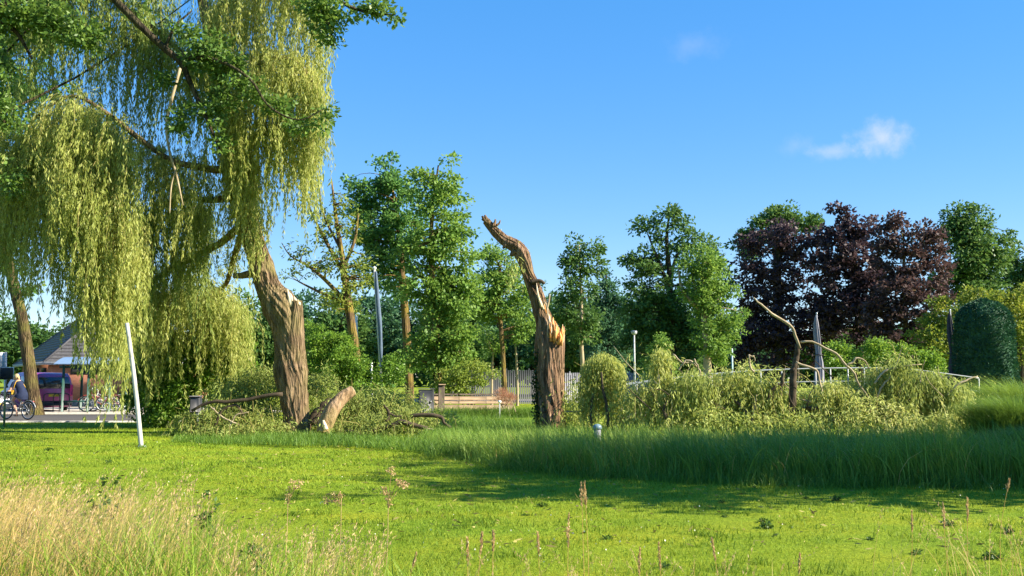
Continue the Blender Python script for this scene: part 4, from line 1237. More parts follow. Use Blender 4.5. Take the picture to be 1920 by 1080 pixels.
for i in range(0, 60):
    for q in (0, 1):
        p = rail[i] * (1 - q * .5) + rail[i + 1] * q * .5
        w = (rail[i + 1] - rail[i])[0] * .47
        sl_ = math.atan2((rail[i + 1] - rail[i])[2], (rail[i + 1] - rail[i])[0])
        if me is None:
            me = MB().box((0, 0, 0), (w, 1.75, .05)).mesh('deck_board', M['deck'])
        d = bpy.data.objects.new('deck_board', me); COL.objects.link(d); d.parent = br
        p = rail[i] + (rail[i + 1] - rail[i]) * (.25 + .5 * q)
        d.location = (p[0] - bo_[0], .8, p[2] - 1.1 - bo_[2]); d.rotation_euler = (0, -sl_, 0)
for dy in (.16, 1.44):
    part(MB().tube(rail + [0, dy, -1.24], .1, 4), 'beam', M['dark_timber'], br, bo_)
for i in (0, 20, 40, 60):
    part(MB().bar([rail[i][0], BY + .8, -.3], [rail[i][0], BY + .8, rail[i][2] - 1.15], .3), 'pier', M['dark_timber'], br, bo_)


def parasol(x, ytop, ybase, Y, canvas, label):
    a, b = P(x, ytop, Y), XG(x, Y)
    t = thing('closed_parasol', label, 'parasol', b)
    H = a[2]
    part(MB().tube([[0, 0, 0], [0, 0, H * .5], [0, 0, H]], .025, 8), 'pole', M['metal'], t)
    part(MB().box((0, 0, .05), (.6, .6, .1), bevel=.02), 'base', M['box_grey'], t)
    # folded cloth: ribs and pleats gathered round the pole
    z = np.linspace(H * .30, H * .985, 34)
    u = (z - z[0]) / (z[-1] - z[0])
    r = np.interp(u, [0, .08, .35, .45, .62, .75, .9, 1.0], [.12, .15, .125, .085, .10, .095, .07, .02])
    ang = np.linspace(0, 2 * np.pi, 32, endpoint=False)
    rr = r[:, None] * (1 + .32 * np.cos(8 * ang[None] + u[:, None] * 1.5) + .1 * np.sin(3 * ang[None] + 7 * u[:, None]))
    V = np.stack([rr * np.cos(ang) + .03 * np.sin(u * 5)[:, None], rr * np.sin(ang), np.repeat(z[:, None], 32, 1)], -1).reshape(-1, 3)
    i = np.arange(33)[:, None] * 32; j = np.arange(32)[None]; k = (j + 1) % 32
    cl = part(MB().add(V, np.stack([i + j, i + k, i + 32 + k, i + 32 + j], -1).reshape(-1, 4)), 'canvas', canvas, t, (0, 0, 0), True)
    zs_ = H * .30 + .45 * (H * .685)
    ang = np.linspace(0, 2 * np.pi, 17)
    part(MB().tube(np.stack([.165 * np.cos(ang), .165 * np.sin(ang), np.full(17, zs_)], -1), .02, 6, cap=False), 'strap', M['box_grey'], cl)
    part(MB().ellipsoid((0, 0, H), (.035, .035, .05), 8, 6), 'finial', M['metal'], t)


parasol(1530, 588, 700, 37.0, M['canvas'], 'closed light grey parasol behind the footbridge railing')
parasol(1780, 582, 700, 35.5, M['canvas_dark'], 'closed dark grey parasol next to the clipped yew')

# table edge / pale board lying by the parasol
t = thing('picnic_table', 'small grey picnic table near the dark parasol', 'table', XG(1712, 35.5))
part(MB().box((0, 0, .74), (1.3, .8, .05), bevel=.01), 'tabletop', M['grey_white'], t)
for sx in (-.5, .5):
    for sy in (-.3, .3):
        part(MB().bar((sx * 1.15, sy * 1.1, 0), (sx, sy, .72), .06), 'leg', M['box_grey'], t)


def fence(name, label, x0, x1, Y, ztop, mat, n, w, rails=(.25, .85)):
    a, b = XG(x0, Y), XG(x1, Y)
    t = thing(name, label, 'fence', (a + b) / 2)
    L_ = b[0] - a[0]
    me = MB().box((0, 0, ztop / 2), (w, .03, ztop), bevel=.004).mesh('picket', mat)
    for i in range(n):
        d = bpy.data.objects.new('picket', me); COL.objects.link(d); d.parent = t
        d.location = (-L_ / 2 + L_ * (i + .5) / n, rng.normal(0, .004), rng.normal(0, .008))
    for q in rails:
        part(MB().bar((-L_ / 2, .045, ztop * q), (L_ / 2, .045, ztop * q), .04, .08), 'rail', mat, t)
    for i in range(0, 9):
        x = -L_ / 2 + L_ * i / 8
        part(MB().bar((x, .1, 0), (x, .1, ztop * 1.05), .08), 'post', mat, t)


fence('grey_fence', 'grey blue slatted fence behind the slender tree and saplings', 845, 1012, 58.0, P(900, 694, 58)[2], M['grey_fence'], 44, .085)
fence('white_fence', 'white picket fence behind the willow bell and snag', 1040, 1262, 60.0, P(1100, 699, 60)[2], M['canvas'], 62, .075)

# low timber wall with box and post
TY = 40.0
t = thing('timber_wall', 'low pale timber wall of stacked boards behind the long grass', 'wall', XG(890, TY))
to = tuple(XG(890, TY))
xa, xb = XG(812, TY)[0], XG(962, TY)[0]
for (y0, y1, mt) in ((741, 738, 'dark_timber'), (750, 743, 'timber'), (757, 751, 'timber'), (768, 759, 'timber'), (778, 769, 'timber')):
    z0, z1 = P(890, y0, TY)[2], P(890, y1, TY)[2]
    nb = 3
    for i in range(nb):
        u0, u1 = xa + (xb - xa) * i / nb, xa + (xb - xa) * (i + 1) / nb - .012
        part(MB().box(((u0 + u1) / 2, TY + rng.normal(0, .006), (z0 + z1) / 2), (u1 - u0, .09, z1 - z0), bevel=.01), 'board', M[mt], t, to)
for x in (816, 885, 958):
    p = XG(x, TY)
    part(MB().box((p[0], TY + .12, .45), (.1, .1, .9), bevel=.01), 'post', M['dark_timber'], t, to)
t = thing('utility_box', 'dark grey utility cabinet beside the timber wall', 'cabinet', XG(801, 38.5))
hb = P(801, 729, 38.5)[2]
part(MB().box((0, 0, hb / 2 - .02), (.6, .4, hb - .04), bevel=.015), 'cabinet', M['box_grey'], t)
part(MB().box((0, 0, hb), (.64, .44, .03), bevel=.008), 'lid', M['box_grey'], t)
part(MB().box((.0, -.205, hb * .5), (.5, .012, hb * .8), bevel=.004), 'door', M['box_grey'], t)
part(MB().box((.2, -.218, hb * .55), (.02, .02, .1)), 'handle', M['metal'], t)
t = thing('timber_post', 'thick dark square timber post next to the grey cabinet', 'post', XG(829, 38.8))
hb = P(829, 722, 38.8)[2]
part(MB().box((0, 0, hb / 2), (.24, .24, hb), bevel=.02), 'shaft', M['dark_timber'], t)
part(MB().box((.03, -.02, hb + .02), (.27, .27, .04), bevel=.01), 'cap', M['timber'], t)
t = thing('marker_stake', 'small white-topped stake in the grass before the timber wall', 'stake', XG(937, 37.0))
part(MB().tube([[0, 0, 0], [0, 0, .3], [0, 0, .62]], .025, 6), 'stake', M['grey_white'], t)
part(MB().ellipsoid((0, 0, .66), (.07, .07, .06), 10, 6), 'cap', M['white_paint'], t)

# ------------------------------------------------------------------ poles, lamp, bin, signs
t = thing('flagpole', 'leaning white flagpole with rolled blue-grey flag at its upper half', 'flagpole', XG(722, 40.0))
o = tuple(XG(722, 40.0))
p0, p1 = np.array(o), P(702, 505, 40.0)
part(MB().tube(smooth([p0, (p0 * .6 + p1 * .4), p1], 12), np.linspace(.065, .05, 12), 12), 'pole', M['white_worn'], t, o, True)
part(MB().ellipsoid(p1 + [0, 0, .05], (.085, .085, .07), 10, 8), 'finial', M['white_paint'], t, o, True)
fa, fb = p0 + (p1 - p0) * .36, p0 + (p1 - p0) * .985
fl = smooth([fa + [.06, -.05, 0], fa * .6 + fb * .4 + [.09, -.05, 0], fa * .3 + fb * .7 + [.07, -.05, 0], fb + [.06, -.04, 0]], 30)
part(MB().tube(fl, np.interp(np.linspace(0, 1, 30), [0, .1, .4, .8, 1], [.03, .065, .085, .075, .04]), 14, bump=.12, bfreq=1.2), 'rolled_flag', M['flag'], t, o, True)
part(MB().tube([p0 + (p1 - p0) * .33, p0 + (p1 - p0) * .34], [.1, .1], 10), 'collar', M['metal'], t, o)
part(MB().box(p0 + (p1 - p0) * .27 + [.12, -.02, 0], (.1, .06, .06)), 'cleat', M['metal'], t, o)
t = thing('white_pole', 'short thin white pole just left behind the flagpole shrubs', 'pole', XG(700, 43.0))
t['label'] = 'short thin white pole among the shrubs beside the flagpole'
o = tuple(XG(700, 43.0)); p1 = P(697, 680, 43.0)
part(MB().tube([o, (np.array(o) + p1) / 2, p1], .045, 8), 'shaft', M['white_paint'], t, o)
part(MB().ellipsoid(p1, (.05, .05, .04), 8, 6), 'cap', M['white_paint'], t, o)
t = thing('white_pole', 'thin white pole rising behind the mossy sparse tree trunk', 'pole', XG(676, 47.0))
o = tuple(XG(676, 47.0)); p1 = P(668, 590, 47.0)
part(MB().tube([o, (np.array(o) + p1) / 2, p1], .06, 8), 'shaft', M['white_paint'], t, o)
part(MB().ellipsoid(p1, (.065, .065, .05), 8, 6), 'cap', M['white_paint'], t, o)
t = thing('leaning_pole', 'thick leaning white pole planted in the lawn before the willow curtain', 'pole', G(266, 838))
o = tuple(G(266, 838)); p1 = P(238, 606, o[1] + .2)
part(MB().tube(smooth([np.array(o) - [0, 0, .1], (np.array(o) * .5 + p1 * .5) + [.015, 0, 0], p1], 14), np.linspace(.054, .046, 14), 14), 'shaft', M['white_worn'], t, o, True)
part(MB().tube([np.array(o) - [0, 0, .05], np.array(o) + [0, 0, .03]], [.12, .085], 12), 'foot', M['grey_white'], t, o)
t = thing('street_lamp', 'slim grey street lamp with flat round head beyond the footbridge', 'lamp', XG(1188, 52.0))
H = P(1188, 628, 52)[2]
part(MB().tube([[0, 0, 0], [0, 0, H * .5], [0, 0, H]], [.07, .055, .045], 8), 'post', M['grey_white'], t)
part(MB().tube([[0, 0, H], [0, 0, H + .1], [0, 0, H + .16]], [.06, .17, .15], 12), 'lamp_head', M['grey_white'], t)
part(MB().ellipsoid((0, 0, H + .18), (.19, .19, .06), 12, 6), 'lamp_cap', M['metal'], t)
t = thing('metal_mast', 'thin pale teal mast behind the bright bushy tree', 'mast', XG(1370, 50.0))
H = P(1370, 655, 50)[2]
part(MB().tube([[0, 0, 0], [0, 0, H * .5], [0, 0, H]], [.06, .05, .05], 8), 'shaft', plain('pale_teal_paint', (.35, .52, .52), .5), t)
part(MB().ellipsoid((0, 0, H), (.055, .055, .05), 8, 6), 'cap', M['metal'], t)

t = thing('litter_bin', 'dark litter bin on a post half hidden by willow fronds', 'bin', XG(375, 26.4))
o = XG(375, 25.6)
za, zb = P(375, 776, 25.6)[2], P(375, 745, 25.6)[2]
part(MB().tube([[0, .1, 0], [0, .1, zb * .5], [0, .1, zb]], .035, 8), 'post', M['metal'], t)
part(MB().box((0, -.06, (za + zb) / 2), (.27, .26, zb - za), bevel=.03), 'body', M['box_grey'], t)
part(MB().box((.0, -.07, zb + .012), (.30, .29, .03), bevel=.01), 'rim', plain('bin_rim', (.09, .09, .10), .6), t)
t = thing('bollard', 'small grey green bollard with domed cap standing in the reeds', 'bollard', XG(1118, 20.4))
H = P(1118, 797, 20.4)[2]
part(MB().tube([[0, 0, 0], [0, 0, H * .6], [0, 0, H - .05]], .075, 14), 'post', M['canvas'], t, (0, 0, 0), True)
part(MB().ellipsoid((0, 0, H - .05), (.1, .1, .075), 14, 8), 'cap', plain('blue_grey_cap', (.16, .24, .27), .4), t, (0, 0, 0), True)

SGY = 31.0
t = thing('sign_post', 'grey street sign post with tall plate and square board seen from behind', 'sign', XG(20, SGY))
o = tuple(XG(20, SGY)); p1 = P(11, 660, SGY)
part(MB().tube([np.array(o), (np.array(o) + p1) / 2, p1], .035, 10), 'post', M['metal'], t, o, True)
c = P(5, 676, SGY)
part(MB().box(c + [-.06, -.06, 0], (.30, .02, .52), rz=.9, bevel=.006), 'plate', M['metal'], t, o)
c = P(14, 700, SGY)
part(MB().box(c + [0, -.05, 0], (.42, .02, .36), bevel=.006), 'back_board', M['box_grey'], t, o)
part(MB().box(c + [0, -.045, 0], (.46, .014, .40), bevel=.006), 'board_frame', M['metal'], t, o)
part(MB().bar(P(9, 752, SGY) + [0, -.04, 0], P(20, 752, SGY) + [0, -.04, 0], .03), 'bracket', M['metal'], t, o)
t = thing('wooden_post', 'brown round wooden post at the lawn edge beside the sign post', 'post', XG(1, 27.6))
H = P(1, 735, 27.6)[2]
part(MB().tube([[0, 0, -.1], [0, 0, H * .5], [0, 0, H]], [.1, .09, .085], 14, bump=.04), 'shaft', M['brown_post'], t, (0, 0, 0), True)
part(MB().ellipsoid((0, 0, H), (.086, .086, .025), 14, 6), 'top', M['timber'], t)

# ------------------------------------------------------------------ reeds, sedges, long grass
def in_poly(px, py, poly):
    poly = np.asarray(poly, float)
    ins = np.zeros(len(px), bool)
    j = len(poly) - 1
    for i in range(len(poly)):
        xi, yi = poly[i]; xj, yj = poly[j]
        c = ((yi > py) != (yj > py)) & (px < (xj - xi) * (py - yi) / (yj - yi + 1e-12) + xi)
        ins ^= c
        j = i
    return ins


def fill_poly(poly, n):
    poly = np.asarray(poly, float)
    lo, hi = poly.min(0), poly.max(0)
    q = rng.uniform(lo, hi, (int(n * 3), 2))
    q = q[in_poly(q[:, 0], q[:, 1], poly)]
    return q[:n]


front = [G(838, 846)[:2], G(900, 862)[:2], G(1000, 880)[:2], G(1150, 893)[:2], G(1300, 903)[:2], G(1500, 909)[:2], G(1700, 912)[:2], G(1925, 914)[:2], (12.0, 13.9)]
back = [(13.5, 20.5), (9.5, 21.0), (6, 21.5), (3, 22.2), (0, 23.5), (-2.2, 24.0), XG(800, 23.5)[:2]]
REED = np.array(front + back)


def tufted(n_tuft, per, poly, spread):
    c = fill_poly(poly, n_tuft)
    i = np.repeat(np.arange(len(c)), per)
    p = c[i] + rng.normal(0, spread, (len(i), 2))
    return p, i


p, ti = tufted(2600, 15, REED, .10)
n = len(p)
base = np.column_stack([p, gz(p[:, 0], p[:, 1]) - .02])
Yf = np.interp(p[:, 0], [-3, 0, 4, 8, 12], [20.0, 17.2, 14.6, 13.9, 13.9])
dep = np.clip((p[:, 1] - Yf) / 6.0, 0, 1)
tuf = rng.uniform(.72, 1.12, ti.max() + 1) * (1 + .12 * np.sin(np.arange(ti.max() + 1)))
h = tuf[ti] * (np.interp(p[:, 0], [-3.2, -1.5, 1, 5, 9], [.46, .70, .98, 1.06, 1.16]) * (1 - .42 * dep)) * rng.uniform(.65, 1.12, n)
tdir = rng.normal(math.pi * .95, 1.0, ti.max() + 1)
rm = MB()
rm.blades(base, h, tdir[ti] + rng.normal(0, .7, n), rng.uniform(.1, 1.0, n), rng.uniform(.008, .016, n), 5, .06)
o = rm.build('reeds', M['reed'])
k = rng.choice(n, n // 22, replace=False)
dd_ = MB().blades(base[k], h[k] * rng.uniform(.6, 1.12, len(k)), rng.uniform(0, 6.28, len(k)), rng.uniform(.1, 1.3, len(k)), rng.uniform(.006, .012, len(k)), 5, .06)
part(dd_, 'dead_stems', M['dry'], o)['kind'] = 'stuff'
tag(o, 'dense band of tall arching green reeds along the ditch', 'reeds', kind='stuff')

FE = smooth(np.array(front), 400)
k = rng.integers(0, 385, 4200)
q = FE[k] + np.column_stack([rng.normal(0, .12, len(k)), -np.abs(rng.normal(0, .32, len(k))) + .15])
m = len(q)
fr_ = MB().blades(np.column_stack([q, gz(q[:, 0], q[:, 1]) - .02]), rng.uniform(.10, .5, m) * rng.uniform(.5, 1, m), rng.uniform(0, 6.28, m), rng.uniform(.2, 1.1, m), rng.uniform(.007, .014, m), 4, .05)
part(fr_, 'edge_grass', M['reed_lit'], o)['kind'] = 'stuff'
k = rng.choice(n, n // 40, replace=False)
k = k[base[k, 1] < 20.5]
tl_ = MB().blades(base[k], np.minimum(h[k] * rng.uniform(1.1, 1.3, len(k)), 1.3), rng.uniform(0, 6.28, len(k)), rng.uniform(.05, .5, len(k)), rng.uniform(.005, .010, len(k)), 5, .02)
part(tl_, 'tall_stems', M['reed_lit'], o)['kind'] = 'stuff'

# lighter long grass where the reeds thin out, and along the foot of the fallen branches
lm = MB()
for poly, cnt, hh in (([XG(800, 19.6)[:2], XG(862, 19.9)[:2], XG(990, 24.5)[:2], XG(1020, 33)[:2], XG(860, 36)[:2], XG(790, 25)[:2]], 7000, (.2, .5)),
                      ([XG(480, 23.2)[:2], XG(640, 22.6)[:2], XG(840, 20.6)[:2], XG(860, 23.4)[:2], XG(640, 25.6)[:2], XG(480, 26.2)[:2]], 6000, (.12, .34)),
                      ([XG(330, 23.6)[:2], XG(480, 23.2)[:2], XG(480, 26)[:2], XG(340, 26.4)[:2]], 2200, (.10, .26)),
                      ([XG(770, 38.2)[:2], XG(1010, 38.2)[:2], XG(1010, 39.6)[:2], XG(770, 39.6)[:2]], 5200, (.32, .66)),
                      ([G(258, 842)[:2], G(276, 842)[:2], G(276, 835)[:2], G(258, 835)[:2]], 260, (.04, .13)),
                      ([XG(1000, 24)[:2], XG(1180, 23)[:2], XG(1200, 27)[:2], XG(1000, 30)[:2]], 3000, (.2, .5))):
    q = fill_poly(poly, cnt)
    m = len(q)
    lm.blades(np.column_stack([q, np.full(m, -.02)]), rng.uniform(hh[0], hh[1], m), rng.uniform(0, 6.28, m), rng.uniform(.2, .9, m), rng.uniform(.008, .016, m), 4, .05)
o = lm.build('long_grass', M['reed_lit'])
tag(o, 'sunlit yellow-green long grass around the trunks and fallen branches', 'grass', kind='stuff')


def sedge(name, label, Y, x0, x1, ytop, mat, n, bend=(.4, 1.2), dY=1.2):
    a, b = XG(x0, Y), XG(x1, Y)
    c = (a + b) / 2
    t = thing(name, label, 'ornamental grass', c)
    H = P((x0 + x1) / 2, ytop, Y)[2]
    rx = (b[0] - a[0]) / 2
    q = rng.normal(0, .42, (n, 2)) * [rx, dY]
    rr_ = np.hypot(q[:, 0] / rx, q[:, 1] / dY)
    hh = H * 1.25 * np.clip(1 - .28 * rr_ ** 2, .4, 1) * rng.uniform(.8, 1.08, n)
    ang = np.arctan2(q[:, 1], q[:, 0]) + rng.normal(0, .5, n)
    base = np.column_stack([q, np.zeros(n)])
    part(MB().blades(base, hh, ang, rng.uniform(bend[0], bend[1], n), rng.uniform(.008, .016, n), 6, .12), 'blades', mat, t)


sedge('sedge_clump', 'large drooping dark grass clump before the clipped yew', 26.0, 1825, 2010, 690, M['reed'], 6500)
sedge('sedge_clump', 'bright sunlit sedge clump beside the end of the fallen willow tangle', 22.0, 1815, 1990, 730, M['reed_lit'], 6500, (.3, .9), 1.0)
sedge('sedge_clump', 'tall sedge clump at the corner where the reeds meet the bright sedge', 17.5, 1850, 2060, 790, M['reed'], 3500, (.3, .9), .9)

# mown lawn blades
n = 260000
Yv = np.exp(rng.uniform(math.log(6.2), math.log(35), n))
Xv = rng.uniform(-1, 1, n) * (Yv * .56 + .8)
keep = ~in_poly(Xv, Yv, REED) & ~((Yv > 33.9) & (Xv < -11))
Xv, Yv = Xv[keep], Yv[keep]
n = len(Xv)
patch = np.sin(Xv * .9 + 1.3 * np.sin(Yv * .7)) * np.sin(Yv * .6 + Xv * .3)
hv = rng.uniform(.02, .05, n) * (1 + .3 * patch) * np.clip(Yv / 12, .9, 1.5)
nt_ = 750
Yt = np.exp(rng.uniform(math.log(7.5), math.log(26), nt_)); Xt = rng.uniform(-1, 1, nt_) * Yt * .56
kt = ~in_poly(Xt, Yt, REED); Xt, Yt = Xt[kt], Yt[kt]
it = np.repeat(np.arange(len(Xt)), 34)
sp_t = rng.uniform(.04, .16, len(Xt))[it]
Xq, Yq = Xt[it] + rng.normal(0, 1, len(it)) * sp_t * 1.8, Yt[it] + rng.normal(0, 1, len(it)) * sp_t
tuft_mb = MB().blades(np.column_stack([Xq, Yq, gz(Xq, Yq) - .004]), rng.uniform(.04, .10, len(it)), rng.uniform(0, 6.28, len(it)), rng.uniform(.3, 1.1, len(it)), rng.uniform(.005, .010, len(it)) * np.clip(Yq / 9, .8, 2.4), 2)
tt_ = tuft_mb.build('grass_tufts', M['tuft'])
tag(tt_, 'slightly longer darker grass tufts scattered over the lawn', 'grass', kind='stuff')
ob = MB().blades(np.column_stack([Xv, Yv, gz(Xv, Yv) - .004]), hv, rng.uniform(0, 6.28, n), rng.uniform(.3, 1.2, n), rng.uniform(.005, .010, n) * np.clip(Yv / 9, .8, 3.2), 1).build('lawn_grass', M['lawn_blade'])
tag(ob, 'short mown sunlit grass blades covering the lawn', 'grass', kind='stuff')

# clover and small white flowers scattered in the lawn
cw = MB()
m = 420
Yc = np.exp(rng.uniform(math.log(8), math.log(24), m)); Xc = rng.uniform(-1, 1, m) * Yc * .55
k = rng.random(m) < np.clip(.35 + .65 * np.sin(Xc * .5 + 2) * np.sin(Yc * .8), .05, 1)
Xc, Yc = Xc[k], Yc[k]
cc = np.column_stack([Xc, Yc, gz(Xc, Yc) + .045])
cw.leaves(cc, rand_unit(len(cc)) + [0, 0, 1], .018, .02)
ob = cw.build('clover_flowers', leaf_mat('clover_flower', [(.55, .56, .42), (.75, .75, .62)], .2))
tag(ob, 'tiny pale clover flowers dotted over the lawn', 'flowers', kind='stuff')

lt = MB()
m = 1500
Yl = np.exp(rng.uniform(math.log(9), math.log(24), m)); Xl = rng.normal(-2.5, 4.5, m)
kk = (np.abs(Xl) < Yl * .56) & ~in_poly(Xl, Yl, REED)
Xl, Yl = Xl[kk], Yl[kk]
dl = rand_unit(len(Xl)) * [1, 1, .25]
lt.leaves(np.column_stack([Xl, Yl, gz(Xl, Yl) + .04]), dl, rng.uniform(.05, .13, len(Xl)), rng.uniform(.012, .03, len(Xl)))
tag(lt.build('leaf_litter', M['litter']), 'scattered storm-blown leaves and twig bits on the lawn', 'leaves', kind='stuff')

# small sprigs and clods lying on the lawn
proto = None
SPR = [(90, 845, 1.6), (205, 868, 1.2), (325, 818, 1.7), (1355, 945, .8), (1565, 940, 1.5), (1440, 990, 1.6), (1430, 978, 1.0), (1360, 968, .7), (1775, 985, 1.5), (1890, 1000, 1.2), (1865, 1045, 1.4),
       (1720, 1035, 1.1), (1630, 1010, .9), (1140, 1012, .9), (1470, 912, 1.2), (1740, 912, 1.6), (1790, 918, 1.2), (985, 960, .8), (1015, 942, 1.2), (465, 878, 1.0), (480, 862, .8), (1245, 1070, 1.1), (1510, 935, .8)]
for (x, y, s_) in SPR:
    g = G(x, y)
    if proto is None:
        proto = thing('leaf_sprig', 'small leafy sprig or clod lying loose on the mown lawn', 'sprig', g, 0, 'sprigs on the lawn')
        pm = MB()
        clump_leaves(pm, np.array([[0, 0, .04], [.08, .03, .03], [-.07, -.02, .03], [.02, .06, .06]]), .075, 16, .07, .04, None, 0, .5)
        part(pm, 'leaves', M['weed'], proto)
        part(MB().tube(smooth([[-.13, 0, .012], [0, .02, .03], [.14, -.02, .015]], 6), np.linspace(.008, .004, 6), 5), 'twig', M['branch_dark'], proto)
        t = proto
    else:
        t = copy_tree(proto)
    t.location = (g[0], g[1], float(gz(g[0], g[1])))
    t.rotation_euler = (0, 0, rng.uniform(0, 6.28))
    s_ = s_ * .42
    t.scale = (s_, s_, s_ * rng.uniform(.7, 1.2))

# ------------------------------------------------------------------ foreground bank of dry and green grass
def px_blades(n, xr, top, Yr, mat_mb, w, bend, lean=None, seeds=None, frac=0.0, pdf=None):
    x = pdf(n) if pdf else rng.uniform(xr[0], xr[1], n)
    Yb = rng.uniform(Yr[0], Yr[1], n)
    yt = top(x) + np.abs(rng.normal(0, 1, n)) * 42 - 10
    X = (x - 960) / FPX * Yb
    hz = EYE - (yt - HOR) / FPX * Yb
    ok = hz > .12
    X, Yb, hz = X[ok], Yb[ok], hz[ok]
    m = len(X)
    b = rng.uniform(bend[0], bend[1], m)
    az = rng.normal(lean, .8, m) if lean is not None else rng.uniform(0, 6.28, m)
    base = np.column_stack([X - np.cos(az) * hz * b * .7, Yb, np.full(m, -.03)])
    hh = hz / (1 - b * .35)
    mat_mb.blades(base, hh, az, b, rng.uniform(w[0], w[1], m), 6)
    if seeds is not None:
        sel = np.where(rng.random(m) < frac)[0]
        K = 16
        i = np.repeat(sel, K)
        t = np.tile(np.linspace(.80, 1.0, K), len(sel)) + rng.normal(0, .006, len(i))
        D = np.stack([np.cos(az[i]), np.sin(az[i]), np.zeros(len(i))], -1)
        c = base[i] + D * (hh[i] * b[i] * t ** 2)[:, None] + np.array([0, 0, 1.0]) * (hh[i] * (t - b[i] * .35 * t ** 3))[:, None]
        d = rand_unit(len(i)) * .6 + np.array([0, 0, 1.0]) + D * .5
        seeds.leaves(c + rng.normal(0, .004, c.shape), d, rng.uniform(.012, .024, len(i)), rng.uniform(.003, .006, len(i)))


dm, sm_, mm = MB(), MB(), MB()
topL = lambda x: np.interp(x, [-80, 0, 60, 130, 200, 300, 370, 450, 600, 800], [905, 900, 912, 925, 915, 905, 935, 965, 995, 1030])
pdfL = lambda n: (lambda q: q + 16 * np.sin(q * .071) + 10 * np.sin(q * .19 + 1))(np.clip(np.abs(rng.normal(-60, 230, n)) - 80, -90, 760))
topB = topL
topL = lambda x: topB(x) + 22 * np.sin(x * .047 + 1) + 14 * np.sin(x * .123) - 6
px_blades(3800, None, topL, (3.4, 7.4), dm, (.003, .0065), (.05, .5), 0.6, sm_, .10, pdfL)
px_blades(150, (-60, 420), lambda x: topL(x) - 22, (4.2, 7.2), dm, (.002, .004), (.05, .35), 0.5, sm_, .8)
px_blades(900, (-60, 170), lambda x: 955 + 0 * x, (3.6, 7.0), dm, (.003, .0065), (.1, .6), .6, sm_, .10)
px_blades(330, (330, 720), lambda x: 985 + 0 * x, (3.6, 6.5), dm, (.003, .005), (.05, .3), .6, sm_, .5)
topG = lambda x: np.interp(x, [-80, 0, 250, 370, 420, 560, 700, 800, 900, 1200, 1980], [1000, 985, 960, 975, 990, 1000, 1015, 1040, 1060, 1072, 1075])
px_blades(2100, (150, 860), topG, (3.4, 7.2), mm, (.006, .014), (.1, .7))
px_blades(2000, (-60, 400), lambda x: topG(x) - 25 + 20 * np.sin(x * .06), (3.4, 7.0), mm, (.006, .012), (.1, .7))
px_blades(420, (820, 1980), topG, (4.5, 7.3), mm, (.005, .010), (.2, .8))
px_blades(70, (850, 1500), lambda x: 1015 + 0 * x, (4.5, 7.0), dm, (.003, .005), (.1, .5), None, sm_, .8)
px_blades(60, (1650, 1960), lambda x: 960 + 0 * x, (5, 7.2), dm, (.003, .005), (.1, .6), None, sm_, .5)
tag(dm.build('dry_grass', M['dry']), 'tall straw-coloured dry grass on the near bank', 'grass', kind='stuff')
tag(sm_.build('grass_seed_heads', M['dry_seed']), 'brown feathery seed heads on the tall dry grass', 'grass', kind='stuff')
tag(mm.build('meadow_grass', M['meadow']), 'fresh green meadow blades among the dry grass', 'grass', kind='stuff')

# single seed stalks standing clear of the rest
STK = [(1096, 906, 6.2, 46, 4.2), (1090, 907, 6.2, 44, 4), (1066, 965, 5.6, 60, 3.4), (1200, 1030, 6.0, 48, 4.5), (925, 1000, 5.5, 34, 3), (904, 1000, 5.6, 40, 3), (1335, 1012, 5.8, 40, 3), (1235, 1020, 6, 50, 3),
       (1008, 1000, 6, 40, 3), (1500, 1040, 6.4, 36, 3), (1814, 936, 7, 44, 3), (1768, 945, 7.0, 46, 3), (1892, 900, 7.2, 24, 3), (1710, 960, 7.1, 40, 2.4), (876, 1010, 5.4, 46, 3.4), (780, 1040, 5.6, 34, 3.4)]
for (x, y, Yb, ln, w) in STK:
    tip = P(x, y, Yb)
    bs_ = np.array([tip[0] - rng.uniform(-.06, .12), Yb + rng.uniform(-.05, .05), gz(0, 0) * 0 - .02])
    t = thing('seed_stalk', 'single tall brown grass stalk with a narrow seed head above the lawn', 'grass stalk', bs_, 0, 'single grass stalks')
    o = tuple(bs_)
    pth = smooth([bs_, bs_ * .5 + tip * .5 + [rng.normal(0, .02), 0, .02], tip], 14)
    part(MB().tube(pth, np.linspace(.0028, .0012, 14), 5), 'stem', M['dry'], t, o)
    hm = MB()
    s_ = Yb / FPX
    K = 90
    tt = rng.random(K)
    e = unit((pth[-1] - pth[-4])[None])[0]
    c = tip - e * (tt * ln * s_)[:, None] + rng.normal(0, 1, (K, 3)) * (w * s_ * .35 * np.sin(np.pi * np.clip(tt, .05, .95)))[:, None]
    hm.leaves(c, rand_unit(K) * .4 + e, .022, .007)
    part(hm, 'seed_head', M['dry_seed'], t, o)
